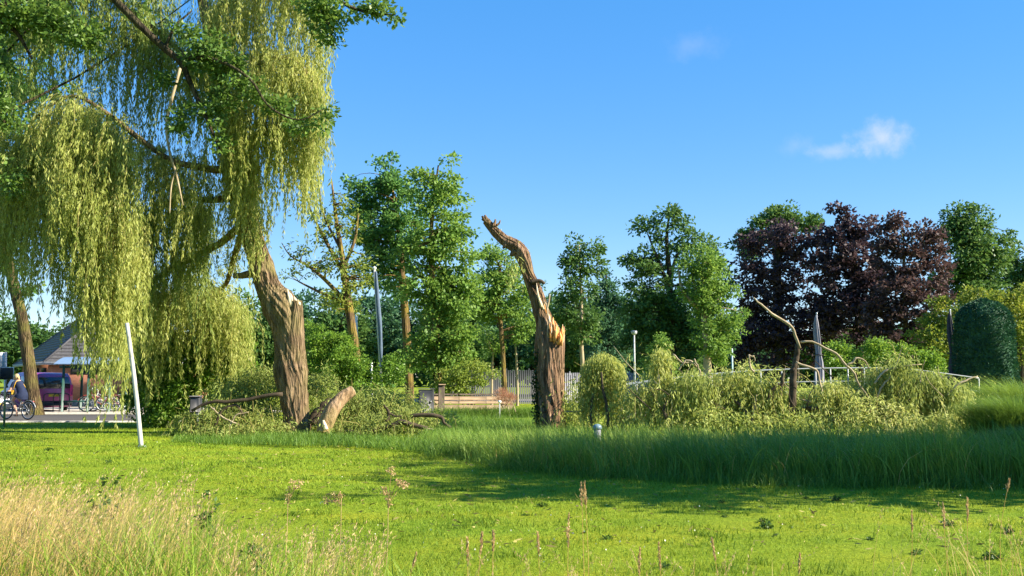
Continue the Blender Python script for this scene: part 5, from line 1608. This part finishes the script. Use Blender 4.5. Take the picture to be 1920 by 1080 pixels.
# dock plants with branching rusty seed clusters
for (xs_, ys_, Yb, lab) in (((735, 748, 722, 760, 728), (882, 905, 920, 910, 936), 6.6, 'branching rusty brown dock seed head in front of the lawn shade'), ((548, 560, 540), (905, 915, 930), 7.2, 'small drooping brown dock seed head above the lawn'),
                            ((628, 615, 640), (930, 936, 934), 7.2, 'sprawling brown weed head beside the green blades')):
    tips = [P(a, b, Yb) for a, b in zip(xs_, ys_)]
    bs_ = np.array([tips[-1][0] - .05, Yb, -.02])
    t = thing('dock_plant', lab, 'weed', bs_)
    o = tuple(bs_)
    nd = tips[-1]
    stm = MB().tube(smooth([bs_, (bs_ + nd) / 2 + [.02, 0, 0], nd], 8), np.linspace(.004, .002, 8), 5)
    for q in tips:
        hm = MB()
        stm.tube(smooth([nd - [0, 0, .06], (nd + q) / 2 + [0, 0, .01], q], 5), [.0018] * 5, 4)
        C = q + rng.normal(0, 1, (5, 3)) * [.012, .012, .025]
        clump_leaves(hm, C, .018, 12, .016, .010)
        part(hm, 'seed_cluster', M['dry_seed'], t, o)['kind'] = 'stuff'
    part(stm, 'stem', M['dry_seed'], t, o)
# dark leafy weeds among the dry grass
for (x, y, Yb, r, lab) in ((205, 955, 5.6, .07, 'dark leafy weed among the dry grass stems'), (185, 1000, 5.2, .08, 'large dark leafy weed low in the dry grass'), (388, 965, 5.4, .045, 'dark upright weed spike at the edge of the dry grass'),
                           (480, 1050, 5.0, .06, 'broad-leaved weed between the green blades')):
    q = P(x, y, Yb)
    t = thing('leafy_weed', lab, 'weed', (q[0], Yb, 0))
    o = (q[0], Yb, 0)
    part(MB().tube(smooth([[q[0], Yb, -.02], [q[0] + .02, Yb, q[2] * .5], q], 7), np.linspace(.006, .003, 7), 5), 'stem', M['weed'], t, o)
    cm = MB()
    C = q + rng.normal(0, 1, (16, 3)) * [r * .5, r * .5, r * 1.3]
    clump_leaves(cm, C, r * .4, 6, .032, .018)
    part(cm, 'leaves', M['weed'], t, o)

# distant treeline closing the horizon all round
fm = MB()
n = 2600
aa = rng.uniform(0, 6.283, n)
dd = rng.uniform(150, 175, n)
C = np.column_stack([dd * np.sin(aa), dd * np.cos(aa), rng.uniform(.2, 1, n) ** .8 * 10 * (.75 + .3 * np.sin(aa * 13) * np.sin(aa * 5 + 1))])
clump_leaves(fm, C, 4.0, 46, 1.5, 1.0)
tag(fm.build('far_wood', M['far_green']), 'far belt of trees closing the horizon', 'trees', kind='stuff')

# ------------------------------------------------------------------ brick house with hipped roof
M['brick'] = noise_mat('orange_brick', [(.3, (.42, .17, .10)), (.7, (.58, .27, .17))], (6, 6, 14), 6, .9, .2)
M['plinth'] = noise_mat('grey_plinth', [(.3, (.20, .20, .20)), (.7, (.30, .29, .28))], (6, 6, 6), 5, .9, .2)
M['tile'] = noise_mat('slate_roof_tile', [(.3, (.035, .035, .042)), (.7, (.075, .075, .085))], (9, 9, 9), 5, .6, .3, spec=.4)
M['gutter'] = plain('grey_gutter', (.32, .32, .33), .5)
M['glass'] = glass_mat('dark_glass', (.02, .03, .04))
M['frame_dark'] = plain('dark_frame', (.03, .035, .04), .5)

hx = unit(np.array([8.0, 5.1, 0])); hy = unit(np.array([-5.1, 8.0, 0]))
h0 = np.array([(100 - 960) / FPX * 50.0, 50.0, 0])
house = thing('brick_house', 'orange brick house with steep dark hipped roof behind the bicycle shelter', 'house', h0)
ho = tuple(h0)
WL, DL, EV, RG = 8.0, 14.0, 2.35, 6.3
H3 = lambda a, b, z: h0 + hx * a + hy * b + np.array([0, 0, z])


def hbox(mb, a0, a1, b0, b1, z0, z1):
    V = [H3(a, b, z) for a in (a0, a1) for b in (b0, b1) for z in (z0, z1)]
    return mb.add(V, [[0, 1, 3, 2], [4, 6, 7, 5], [0, 4, 5, 1], [2, 3, 7, 6], [0, 2, 6, 4], [1, 5, 7, 3]])


for nm, q in (('wall', (0, WL, 0, .3)), ('wall', (0, .3, .302, DL - .302)), ('wall', (WL - .3, WL, .302, DL - .302)), ('wall', (0, WL, DL - .3, DL))):
    part(hbox(MB(), *q, .4, EV + .05), nm, M['brick'], house, ho)
part(hbox(MB(), -.03, WL + .03, -.03, DL + .03, -.05, .398), 'plinth', M['plinth'], house, ho)
ov = .45
A_, B_, C_, D_ = (-ov, -ov), (WL + ov, -ov), (WL + ov, DL + ov), (-ov, DL + ov)
R0, R1 = (WL / 2, WL / 2 + .2), (WL / 2, DL - WL / 2 - .2)
roof = part(MB().add([H3(*A_, EV), H3(*B_, EV), H3(*C_, EV), H3(*D_, EV), H3(*R0, RG), H3(*R1, RG)], [[0, 3, 5, 4], [2, 1, 4, 5], [0, 1, 2, 3]]).add(
    [H3(*A_, EV), H3(*B_, EV), H3(*R0, RG), H3(*C_, EV), H3(*D_, EV), H3(*R1, RG)], [[0, 1, 2], [3, 4, 5]]), 'roof', M['tile'], house, ho)
NC = 22
for face, (e0, e1, r0, r1) in enumerate(((A_, B_, R0, R0), (D_, A_, R1, R0))):
    E0, E1, Q0, Q1 = H3(*e0, EV), H3(*e1, EV), H3(*r0, RG), H3(*r1, RG)
    nrm = unit(np.cross(E1 - E0, Q1 - E0)[None])[0]
    if nrm[2] < 0: nrm = -nrm
    for k in range(NC):
        u0, u1 = k / NC, (k + 1.15) / NC
        u1 = min(u1, 1)
        a0, a1 = E0 + (Q0 - E0) * u0, E1 + (Q1 - E1) * u0
        b0_, b1_ = E0 + (Q0 - E0) * u1, E1 + (Q1 - E1) * u1
        V = [a0 + nrm * .055, a1 + nrm * .055, b1_ + nrm * .012, b0_ + nrm * .012, a0 + nrm * .004, a1 + nrm * .004]
        part(MB().add(V, [[0, 1, 2, 3], [4, 5, 1, 0]]), 'tile_course', M['tile'], roof, ho)
for e0, e1, in ((H3(*A_, EV + .02), H3(*R0, RG + .02)), (H3(*R0, RG + .02), H3(*R1, RG + .02)), (H3(*D_, EV + .02), H3(*R1, RG + .02)), (H3(*B_, EV + .02), H3(*R0, RG + .02))):
    part(MB().bar(e0, e1, .16, .12), 'ridge_tile', M['tile'], roof, ho)
for e0, e1 in ((A_, B_), (D_, A_)):
    part(MB().bar(H3(*e0, EV - .04), H3(*e1, EV - .04), .14, .16), 'gutter', M['gutter'], house, ho)
w = part(hbox(MB(), .9, 2.3, -.05, .02, 1.75, 2.25), 'window', M['frame_dark'], house, ho)
part(hbox(MB(), .98, 2.22, -.06, -.052, 1.82, 2.18), 'pane', M['glass'], w, ho)
for k in range(3):
    w = part(hbox(MB(), -.05, .02, 2 + k * 3.2, 3.8 + k * 3.2, .9, 2.1), 'window', M['frame_dark'], house, ho)
    part(hbox(MB(), -.06, -.052, 2.1 + k * 3.2, 3.7 + k * 3.2, 1.0, 2.0), 'pane', M['glass'], w, ho)
part(hbox(MB(), 3.2, 3.6, WL / 2 + 2, WL / 2 + 2.5, RG - .6, RG + .7), 'chimney', M['brick'], roof, ho)

# ------------------------------------------------------------------ bicycle shelter
SHY = 41.9
sh = thing('bicycle_shelter', 'open bicycle shelter with curved blue-grey roof and dark green posts', 'shelter', XG(172, SHY + .9))
s0 = XG(172, SHY + .9)
zt = P(150, 690, SHY)[2] + .05
xl, xr = XG(118, SHY)[0] - s0[0], XG(240, SHY)[0] - s0[0]
for i, x in enumerate((126, 173, 213)):
    for dy in (-.9, .9):
        part(MB().box((XG(x, SHY)[0] - s0[0], dy, .09 + zt / 2), (.09, .09, zt), bevel=.01), 'post', M['green_steel'], sh)
part(MB().bar((xl, -.9, zt), (xr, -.9, zt), .07, .1), 'beam', M['green_steel'], sh)
part(MB().bar((xl, .9, zt), (xr, .9, zt), .07, .1), 'beam', M['green_steel'], sh)
part(MB().bar((xl + .2, -.9, .55), (XG(173, SHY)[0] - s0[0], -.9, .55), .05, .06), 'low_rail', M['green_steel'], sh)
vv = []
nn_ = 9
for x in np.linspace(xl - .15, xr + .15, 2):
    for k in range(nn_):
        a = -1.15 + 2.3 * k / (nn_ - 1)
        vv.append([x, a, zt + .08 + .36 * math.cos(a / 1.15 * math.pi / 2 * .92)])
ff = [[k, k + 1, nn_ + k + 1, nn_ + k] for k in range(nn_ - 1)]
roofm = plain('blue_grey_sheet', (.20, .29, .42), .3, .6, var=.1)
rp_ = part(MB().add(vv, ff).add(np.array(vv) - [0, 0, .03], [f[::-1] for f in ff]), 'roof', roofm, sh, (0, 0, 0), True)
for x in np.linspace(xl, xr, 4):
    part(MB().tube([[x, -1.15 + 2.3 * k / 8, zt + .05 + .36 * math.cos((-1.15 + 2.3 * k / 8) / 1.15 * math.pi / 2 * .92)] for k in range(9)], .02, 5), 'hoop', M['green_steel'], rp_)


# ------------------------------------------------------------------ bicycles
def ring(mb, c, r, t, n=36, sides=8):
    a = np.linspace(0, 2 * np.pi, n + 1)
    return mb.tube(np.stack([c[0] + r * np.cos(a), np.full(n + 1, c[1]), c[2] + r * np.sin(a)], -1), t, sides, cap=False)


def bicycle(name, label, framem, group=None, crate=False):
    """front towards -X, wheels on z=0"""
    t = thing(name, label, 'bicycle', (0, 0, 0), 0, group)
    Rw = .345
    for x in (-.55, .55):
        wp_ = part(ring(MB(), (x, 0, Rw), Rw - .022, .022), 'wheel', M['black'], t, (0, 0, 0), True)
        part(ring(MB(), (x, 0, Rw), Rw - .05, .013), 'rim', M['metal'], wp_, (0, 0, 0), True)
        sp = MB()
        for k in range(18):
            a = k * math.pi / 9
            sp.bar((x, .03 * (-1) ** k, Rw), (x + (Rw - .05) * math.cos(a), 0, Rw + (Rw - .05) * math.sin(a)), .004)
        part(sp, 'spokes', M['metal'], wp_)['kind'] = 'stuff'
        part(MB().tube([[x, -.05, Rw], [x, .05, Rw]], .025, 8), 'hub', M['metal'], wp_)
        a = np.linspace(.3, 2.9, 14)
        part(MB().tube(np.stack([x + (Rw + .03) * np.cos(a), 0 * a, Rw + (Rw + .03) * np.sin(a)], -1), .018, 6), 'mudguard', framem, t, (0, 0, 0), True)
    fr = MB()
    seat, bb, head = (.20, 0, .80), (.08, 0, .30), (-.36, 0, .88)
    for a, b, w in (((.22, 0, .86), bb, .034), ((-.40, 0, .60), bb, .036), ((-.37, 0, .78), (.14, 0, .50), .032), ((-.36, 0, .92), (-.42, 0, .56), .04)):
        fr.tube([a, (np.array(a) + b) / 2, b], w / 2, 8)
    for s_ in (-1, 1):
        for a, b in (((.08, s_ * .03, .30), (.55, s_ * .06, Rw)), ((.19, s_ * .02, .72), (.55, s_ * .06, Rw)), ((-.42, s_ * .03, .58), (-.55, s_ * .055, Rw))):
            fr.tube([a, (np.array(a) + b) / 2, b], .011, 6)
    part(fr, 'frame', framem, t, (0, 0, 0), True)
    part(MB().ellipsoid((.24, 0, .93), (.14, .09, .04), 14, 8, lambda D: 1 - .35 * np.clip(-D[:, 0], 0, 1) * np.abs(D[:, 1])), 'saddle', M['black'], t, (0, 0, 0), True)
    part(MB().tube([[.22, 0, .84], [.235, 0, .9]], .013, 6), 'seat_post', M['metal'], t)
    hb_ = smooth([[-.10, -.28, 1.06], [-.24, -.24, 1.08], [-.34, -.06, 1.06], [-.34, .06, 1.06], [-.24, .24, 1.08], [-.10, .28, 1.06]], 20)
    part(MB().tube(hb_, .012, 8), 'handlebar', M['metal'], t, (0, 0, 0), True)
    part(MB().tube([[-.345, 0, .9], [-.335, 0, 1.06]], .014, 8), 'stem', M['metal'], t)
    for s_ in (-1, 1):
        part(MB().tube([[-.17, s_ * .262, 1.07], [-.09, s_ * .282, 1.06]], .018, 8), 'grip', M['black'], t)
        zc = .30 + s_ * .16
        cr_ = part(MB().bar((.08, s_ * .06, .30), (.10, s_ * .07, zc), .02), 'crank', M['metal'], t)
        part(MB().box((.10, s_ * .12, zc), (.09, .1, .022), bevel=.005), 'pedal', M['black'], cr_)
    rk = MB()
    for s_ in (-.06, .06):
        rk.bar((.30, s_, .74), (.78, s_, .74), .012)
        rk.bar((.62, s_, .74), (.56, s_, Rw), .01)
    for x in (.32, .47, .62, .77):
        rk.bar((x, -.06, .742), (x, .06, .742), .01)
    part(rk, 'rear_rack', M['black'], t)
    part(MB().box((.8, 0, .68), (.03, .06, .04), bevel=.006), 'rear_light', plain('red_reflector', (.4, .02, .02), .3), t)
    part(MB().ellipsoid((-.43, 0, .96), (.04, .035, .035), 10, 8), 'headlight', M['metal'], t)
    if crate:
        cb = MB()
        for z in (.80, .87, .94, 1.01):
            cb.box((-.55, -.17, z), (.3, .012, .035)); cb.box((-.55, .17, z), (.3, .012, .035))
            cb.box((-.70, 0, z), (.012, .33, .035)); cb.box((-.40, 0, z), (.012, .33, .035))
        cb.box((-.55, 0, .785), (.31, .35, .012))
        for sx in (-.70, -.40):
            for sy in (-.17, .17):
                cb.box((sx, sy, .9), (.02, .02, .25))
        part(cb, 'crate', M['black'], t)
    return t


bk = bicycle('ridden_bicycle', 'silver-grey bicycle with black front crate ridden along the road', plain('silver_frame', (.42, .42, .42), .35, .5, .4), None, True)
bkp = XG(43, 36.3)
bk.location = (bkp[0], bkp[1], .012)
bk.rotation_euler = (0, 0, R(-22))
pb = bicycle('parked_bicycle', 'red-framed bicycle parked in the shelter beside the brick wall', plain('red_frame', (.35, .06, .05), .4))
pb.location = tuple(XG(196, 42.3) + [0, 0, .095]); pb.rotation_euler = (0, 0, R(25))
for (x, y, rz, fm_, lab) in ((208, 42.8, 30, plain('pale_frame', (.5, .5, .48), .4), 'pale grey bicycle parked behind the red one in the shelter'),
                             (228, 42.5, 20, plain('maroon_frame', (.18, .05, .06), .4), 'maroon bicycle parked at the leafy end of the shelter')):
    q = copy_tree(pb)
    q['label'] = lab
    for ch in q.children:
        if ch.name.startswith(('frame', 'mudguard')):
            ch.data = ch.data.copy(); ch.data.materials[0] = fm_
    q.location = tuple(XG(x, y) + [0, 0, .095]); q.rotation_euler = (0, 0, R(rz))
# hoop stands
for k, (x, lab) in enumerate(((106, 'black steel bicycle hoop stand behind the purple van'), (124, 'black steel bicycle hoop stand beside the first shelter post'))):
    g = XG(x, 42.6)
    t = thing('bicycle_stand', lab, 'bicycle stand', g + [0, 0, .085])
    part(MB().tube(smooth([[-.35, 0, 0], [-.35, 0, .6], [-.25, 0, .78], [.25, 0, .78], [.35, 0, .6], [.35, 0, 0]], 24), .022, 8), 'hoop', M['frame_dark'], t, (0, 0, 0), True)
    part(MB().bar((-.35, 0, .4), (.35, 0, .4), .03), 'crossbar', M['frame_dark'], t)


# ------------------------------------------------------------------ vehicles
def car(name, label, cat, paint, prof, width, wheels, glass_rows, length, lights, loc, rz, plate=True):
    """prof: side outline (x, z), front at -X; width tapers above the belt line"""
    t = thing(name, label, cat, loc, rz)
    p = np.array(prof, float)
    n_ = len(p)
    zmax, belt = p[:, 1].max(), lights['belt']
    hw = lambda z: width / 2 * (1 - .16 * np.clip((z - belt) / (zmax - belt), 0, 1) - .05 * np.clip((.45 - z) / .3, 0, 1))
    rows = []
    cen = np.array([p[:, 0].mean(), p[:, 1].mean()])
    for f, ins in ((-1, .93), (-.93, 1.0), (.93, 1.0), (1, .93)):
        q = cen + (p - cen) * np.array([.5 + .5 * ins if ins < 1 else 1, ins])
        rows.append(np.column_stack([q[:, 0], np.sign(f) * hw(q[:, 1]) * abs(f), q[:, 1]]))
    V = np.concatenate(rows)
    F = []
    for r in range(3):
        for k in range(n_):
            k2 = (k + 1) % n_
            F.append([r * n_ + k, r * n_ + k2, (r + 1) * n_ + k2, (r + 1) * n_ + k])
    mb = MB().add(V, F)
    c0, c1 = np.append(cen, 0), None
    for r, s_ in ((0, -1), (3, 1)):
        base_ = mb.n
        mb.v.append(np.array([[cen[0], s_ * hw(cen[1]) * 1.0, cen[1]]])); mb.n += 1
        k = np.arange(n_); k2 = (k + 1) % n_
        a, b = (k2, k) if s_ < 0 else (k, k2)
        mb.f.append(np.stack([r * n_ + a, r * n_ + b, np.full(n_, base_)], -1))
    body = part(mb, 'body', paint, t)
    for poly in glass_rows['side']:
        for s_ in (-1, 1):
            q = np.array(poly, float)
            out_ = np.array([[x, s_ * (hw(z) + .004), z] for x, z in q])
            inn = np.array([[x, s_ * (hw(z) - .05), z] for x, z in q])
            m_ = len(q)
            f_ = [list(range(m_)) if s_ > 0 else list(range(m_))[::-1]]
            sides_ = [[k, (k + 1) % m_, m_ + (k + 1) % m_, m_ + k] for k in range(m_)]
            g_ = MB()
            g_.add(np.concatenate([out_, inn]), sides_)
            g_.f.append(np.array(f_))
            part(g_, 'side_window', M['glass'], t)
    for nm, (x0, z0, x1, z1) in glass_rows['ends']:
        e = np.array([x1 - x0, z1 - z0]); nrm = np.array([e[1], -e[0]]) / np.hypot(*e)
        if nrm[0] * (1 if x0 > 0 else -1) < 0: nrm = -nrm
        V = []
        for off in (.012, -.03):
            for (x, z) in ((x0, z0), (x1, z1)):
                for s_ in (-1, 1):
                    V.append([x + nrm[0] * off, s_ * (hw(z) - .12), z + nrm[1] * off])
        part(MB().add(V, [[0, 1, 3, 2], [4, 6, 7, 5], [0, 2, 6, 4], [1, 5, 7, 3], [0, 4, 5, 1], [2, 3, 7, 6]]), nm, M['glass'], t)
    for x in wheels:
        for s_ in (-1, 1):
            yw = s_ * (width / 2 - .09)
            w_ = part(ring(MB(), (x, yw, .30), .235, .075, 28, 10), 'wheel', M['black'], t, (0, 0, 0), True)
            part(MB().tube([[x, yw - .06 * s_, .30], [x, yw + .05 * s_, .30], [x, yw + .065 * s_, .30]], [.19, .19, .12], 18), 'rim', M['metal'], w_)
            a = np.linspace(0, 2 * np.pi, 25)
            part(MB().tube(np.stack([x + .33 * np.cos(a[:13]), np.full(13, s_ * (width / 2 - .012)), .30 + .33 * np.sin(a[:13])], -1), .022, 6), 'wheel_arch', M['black'], t)
    for nm, col, boxes in lights['lamps']:
        lm_ = plain(nm + '_lens', col, .2, .6)
        for (x, y, z, sx, sy, sz) in boxes:
            for s_ in (-1, 1):
                part(MB().box((x, s_ * y, z), (sx, sy, sz), bevel=.015), nm, lm_, t)
    for nm, (x, z, sz) in lights['bumpers']:
        part(MB().box((x, 0, z), (.09, width * .94, sz), bevel=.03), nm, M['frame_dark'], t)
    if plate:
        part(MB().box((lights['plate'][0], 0, lights['plate'][1]), (.02, .5, .11), bevel=.004), 'number_plate', plain('yellow_plate', (.75, .50, .03), .5), t)
    for s_ in (-1, 1):
        part(MB().box((lights['mirror'][0], s_ * (width / 2 + .07), lights['mirror'][1]), (.09, .16, .12), bevel=.03), 'mirror', M['frame_dark'], t)
    return t


vp = plain('purple_paint', (.30, .05, .20), .3, .5, .15, .1, 3, 0.6)
van_prof = [(-1.85, .25), (-1.95, .5), (-1.9, .75), (-1.75, .92), (-1.25, 1.08), (-.85, 1.55), (-.6, 1.72), (0, 1.80), (1.2, 1.79), (1.72, 1.74), (1.86, 1.60), (1.95, 1.1), (1.98, .6), (1.93, .28), (1.2, .22), (0, .22), (-1.2, .22)]
vloc = XG(88, 43.6)
ang = math.atan2(-.72, .69)
car('purple_van', 'purple compact van with pink tail lights parked behind the street oak', 'van', vp, van_prof, 1.72, (-1.2, 1.25),
    {'side': [[(-.75, 1.12), (.15, 1.12), (.15, 1.62), (-.5, 1.62)], [(.25, 1.12), (1.05, 1.12), (1.05, 1.62), (.25, 1.62)], [(1.14, 1.12), (1.72, 1.12), (1.66, 1.60), (1.14, 1.62)]],
     'ends': [('windscreen', (-1.22, 1.12, -.72, 1.64)), ('rear_window', (1.955, 1.08, 1.87, 1.58))]}, 3.9,
    {'belt': 1.05, 'lamps': [('tail_light', (.75, .05, .22), [(1.94, .76, 1.0, .1, .13, .5)]), ('headlight', (.7, .7, .7), [(-1.86, .62, .78, .12, .3, .16)])],
     'bumpers': [('rear_bumper', (1.97, .42, .22)), ('front_bumper', (-1.93, .42, .24))], 'plate': (1.99, .78), 'mirror': (-.95, 1.15)},
    (vloc[0] - .75 * .9, vloc[1] + .62 * 1.2, .012), math.atan2(-.66, .75))
cp = plain('white_car_paint', (.72, .73, .74), .25, .5, .0, .05, 3, 0.6)
car_prof = [(-1.9, .3), (-1.98, .5), (-1.9, .72), (-1.2, .9), (-.75, 1.1), (-.35, 1.38), (.2, 1.46), (1.0, 1.43), (1.55, 1.2), (1.85, .95), (1.95, .6), (1.9, .3), (1.1, .22), (0, .22), (-1.1, .22)]
cl_ = XG(13, 39.2)
car('white_car', 'white hatchback with its bonnet showing behind the sign post', 'car', cp, car_prof, 1.68, (-1.25, 1.25),
    {'side': [[(-.6, .98), (.25, .98), (.25, 1.34), (-.22, 1.32)], [(.33, .98), (1.2, .98), (1.0, 1.33), (.33, 1.35)]],
     'ends': [('windscreen', (-1.05, .97, -.42, 1.35)), ('rear_window', (1.78, 1.02, 1.2, 1.36))]}, 3.9,
    {'belt': .95, 'lamps': [('tail_light', (.4, .02, .02), [(1.88, .68, .85, .1, .2, .16)]), ('headlight', (.7, .7, .7), [(-1.9, .6, .66, .1, .3, .14)])],
     'bumpers': [('rear_bumper', (1.94, .42, .2)), ('front_bumper', (-1.95, .42, .2))], 'plate': (-2.0, .5), 'mirror': (-.65, .98)},
    (cl_[0] - 1.9, cl_[1], .012), R(176))

# ------------------------------------------------------------------ cyclist
M['skin'] = plain('skin', (.58, .33, .22), .5, .35, var=.08)
M['navy'] = plain('navy_cloth', (.018, .026, .06), .85, .2)
M['hair'] = noise_mat('blond_hair', [(.3, (.40, .27, .12)), (.7, (.62, .46, .25))], (30, 30, 6), 4, .5, .3)
M['bag'] = plain('yellow_bag', (.62, .36, .03), .6)
rider = thing('person', 'cyclist with blond hair in a dark navy dress bent over the handlebar', 'person', (bk.location[0], bk.location[1], bk.location[2]), R(-22))
body = MB()


def limb(pts, rad, n=14, sides=14):
    p, r = sm_path(np.array(pts, float), np.array(rad, float), n)
    body.tube(p, r, sides)
    body.ellipsoid(p[0], (r[0],) * 3, 12, 8); body.ellipsoid(p[-1], (r[-1],) * 3, 12, 8)


limb([(.22, 0, .98), (.16, 0, 1.10), (.06, 0, 1.26), (-.02, 0, 1.38)], [.155, .135, .135, .12])
body.ellipsoid((-.02, 0, 1.36), (.10, .185, .085), 16, 10)
body.ellipsoid((.20, 0, .98), (.15, .17, .12), 16, 10)
limb([(-.03, 0, 1.40), (-.08, 0, 1.49)], [.055, .05], 5)
hd = np.array([-.135, 0, 1.575])
body.ellipsoid(hd, (.095, .075, .115), 18, 14)
body.ellipsoid(hd + [-.075, 0, -.06], (.045, .048, .05), 12, 8)
limb([hd + [-.088, 0, .01], hd + [-.112, 0, -.025]], [.012, .017], 4, 8)
for s_ in (-1, 1):
    body.ellipsoid(hd + [.01, s_ * .075, -.01], (.022, .012, .03), 8, 6)
    limb([(-.03, s_ * .17, 1.37), (-.10, s_ * .235, 1.18), (-.13, s_ * .255, 1.09)], [.05, .042, .036])
    limb([(-.13, s_ * .255, 1.10), (-.14, s_ * .268, 1.085), (-.13, s_ * .272, 1.085)], [.036, .03, .026], 5)
    hnd = np.array([-.13, s_ * .272, 1.078])
    body.ellipsoid(hnd, (.045, .038, .018), 10, 8)
    for k in range(4):
        bx_ = hnd + [-.036 + .022 * k, s_ * .018, 0]
        ln_ = (.05, .056, .052, .042)[k]
        limb([bx_, bx_ + [0, s_ * ln_ * .55, .012], bx_ + [0, s_ * ln_ * .75, -.018], bx_ + [0, s_ * ln_ * .4, -.04]], [.0095, .009, .0085, .0075], 7, 8)
    limb([hnd + [-.03, -s_ * .02, 0], hnd + [-.055, -s_ * .02, -.012], hnd + [-.06, s_ * .005, -.035]], [.011, .010, .008], 6, 8)
for s_, kz in ((-1, (-.16, .72)), (1, (-.19, .84))):
    zp = .30 + s_ * .16
    ank = (.13, s_ * .12, zp + .11)
    limb([(.18, s_ * .09, .97), (.02, s_ * .11, .5 * (.97 + kz[1]) + .04), (kz[0] * .9, s_ * .115, kz[1])], [.098, .082, .058])
    limb([(kz[0] * .9, s_ * .115, kz[1]), (kz[0] * .35 + .03, s_ * .12, kz[1] * .58 + (zp + .11) * .42), ank], [.057, .054, .034])
    limb([ank, (.09, s_ * .12, zp + .055), (-.03, s_ * .12, zp + .04)], [.034, .034, .026])
bo2 = part(body, 'body', M['skin'], rider, (0, 0, 0), True)
rmod = bo2.modifiers.new('remesh', 'REMESH'); rmod.mode = 'VOXEL'; rmod.voxel_size = .008; rmod.use_smooth_shade = True
dress = MB()
p, r = sm_path(np.array([(.17, 0, .82), (.20, 0, .92), (.20, 0, .99), (.15, 0, 1.11), (.06, 0, 1.26), (-.01, 0, 1.37), (-.035, 0, 1.42)]), np.array([.235, .22, .185, .155, .155, .15, .07]), 22)
dress.tube(p, r, 26, bump=.04, bfreq=2, flat=(.92, 1.05, 1), cap=False)
for s_ in (-1, 1):
    p, r = sm_path(np.array([(-.02, s_ * .12, 1.38), (-.04, s_ * .18, 1.34), (-.08, s_ * .225, 1.22)]), np.array([.085, .068, .058]), 8)
    dress.tube(p, r, 14, cap=False)
part(dress, 'dress', M['navy'], rider, (0, 0, 0), True)
hairm = MB()
hairm.ellipsoid(hd + [.022, 0, .022], (.104, .088, .118), 18, 12, lambda D: 1 + .03 * np.sin(D[:, 1] * 30))
p, r = sm_path(np.array([hd + [.08, 0, .03], hd + [.13, 0, -.02], hd + [.15, 0, -.10]]), np.array([.05, .042, .015]), 8)
hairm.tube(p, r, 10, bump=.08)
part(hairm, 'hair', M['hair'], rider, (0, 0, 0), True)
eye = plain('dark_eye', (.02, .015, .012), .2)
for s_ in (-1, 1):
    part(MB().ellipsoid(hd + [-.086, s_ * .03, .008], (.008, .012, .008), 8, 6), 'eye', eye, rider)
    part(MB().ellipsoid((.05, s_ * .12, .30 + s_ * .16 + .035), (.13, .045, .035), 12, 8), 'shoe', plain('tan_sandal', (.32, .2, .12), .6), rider, (0, 0, 0), True)
part(MB().ellipsoid(hd + [-.106, 0, -.06], (.006, .022, .007), 8, 6), 'mouth', plain('lips', (.4, .14, .12), .5), rider)
t = thing('shoulder_bag', 'small yellow bag carried on the cyclist\'s lap', 'bag', tuple(rider.location), R(-22))
part(MB().box((-.09, -.16, 1.02), (.16, .10, .2), bevel=.03), 'pouch', M['bag'], t)
part(MB().tube(smooth([[-.05, -.17, 1.1], [.03, -.2, 1.28], [.05, -.12, 1.44], [.12, .05, 1.38], [.2, .15, 1.2]], 14), .012, 6), 'strap', M['bag'], t, (0, 0, 0), True)
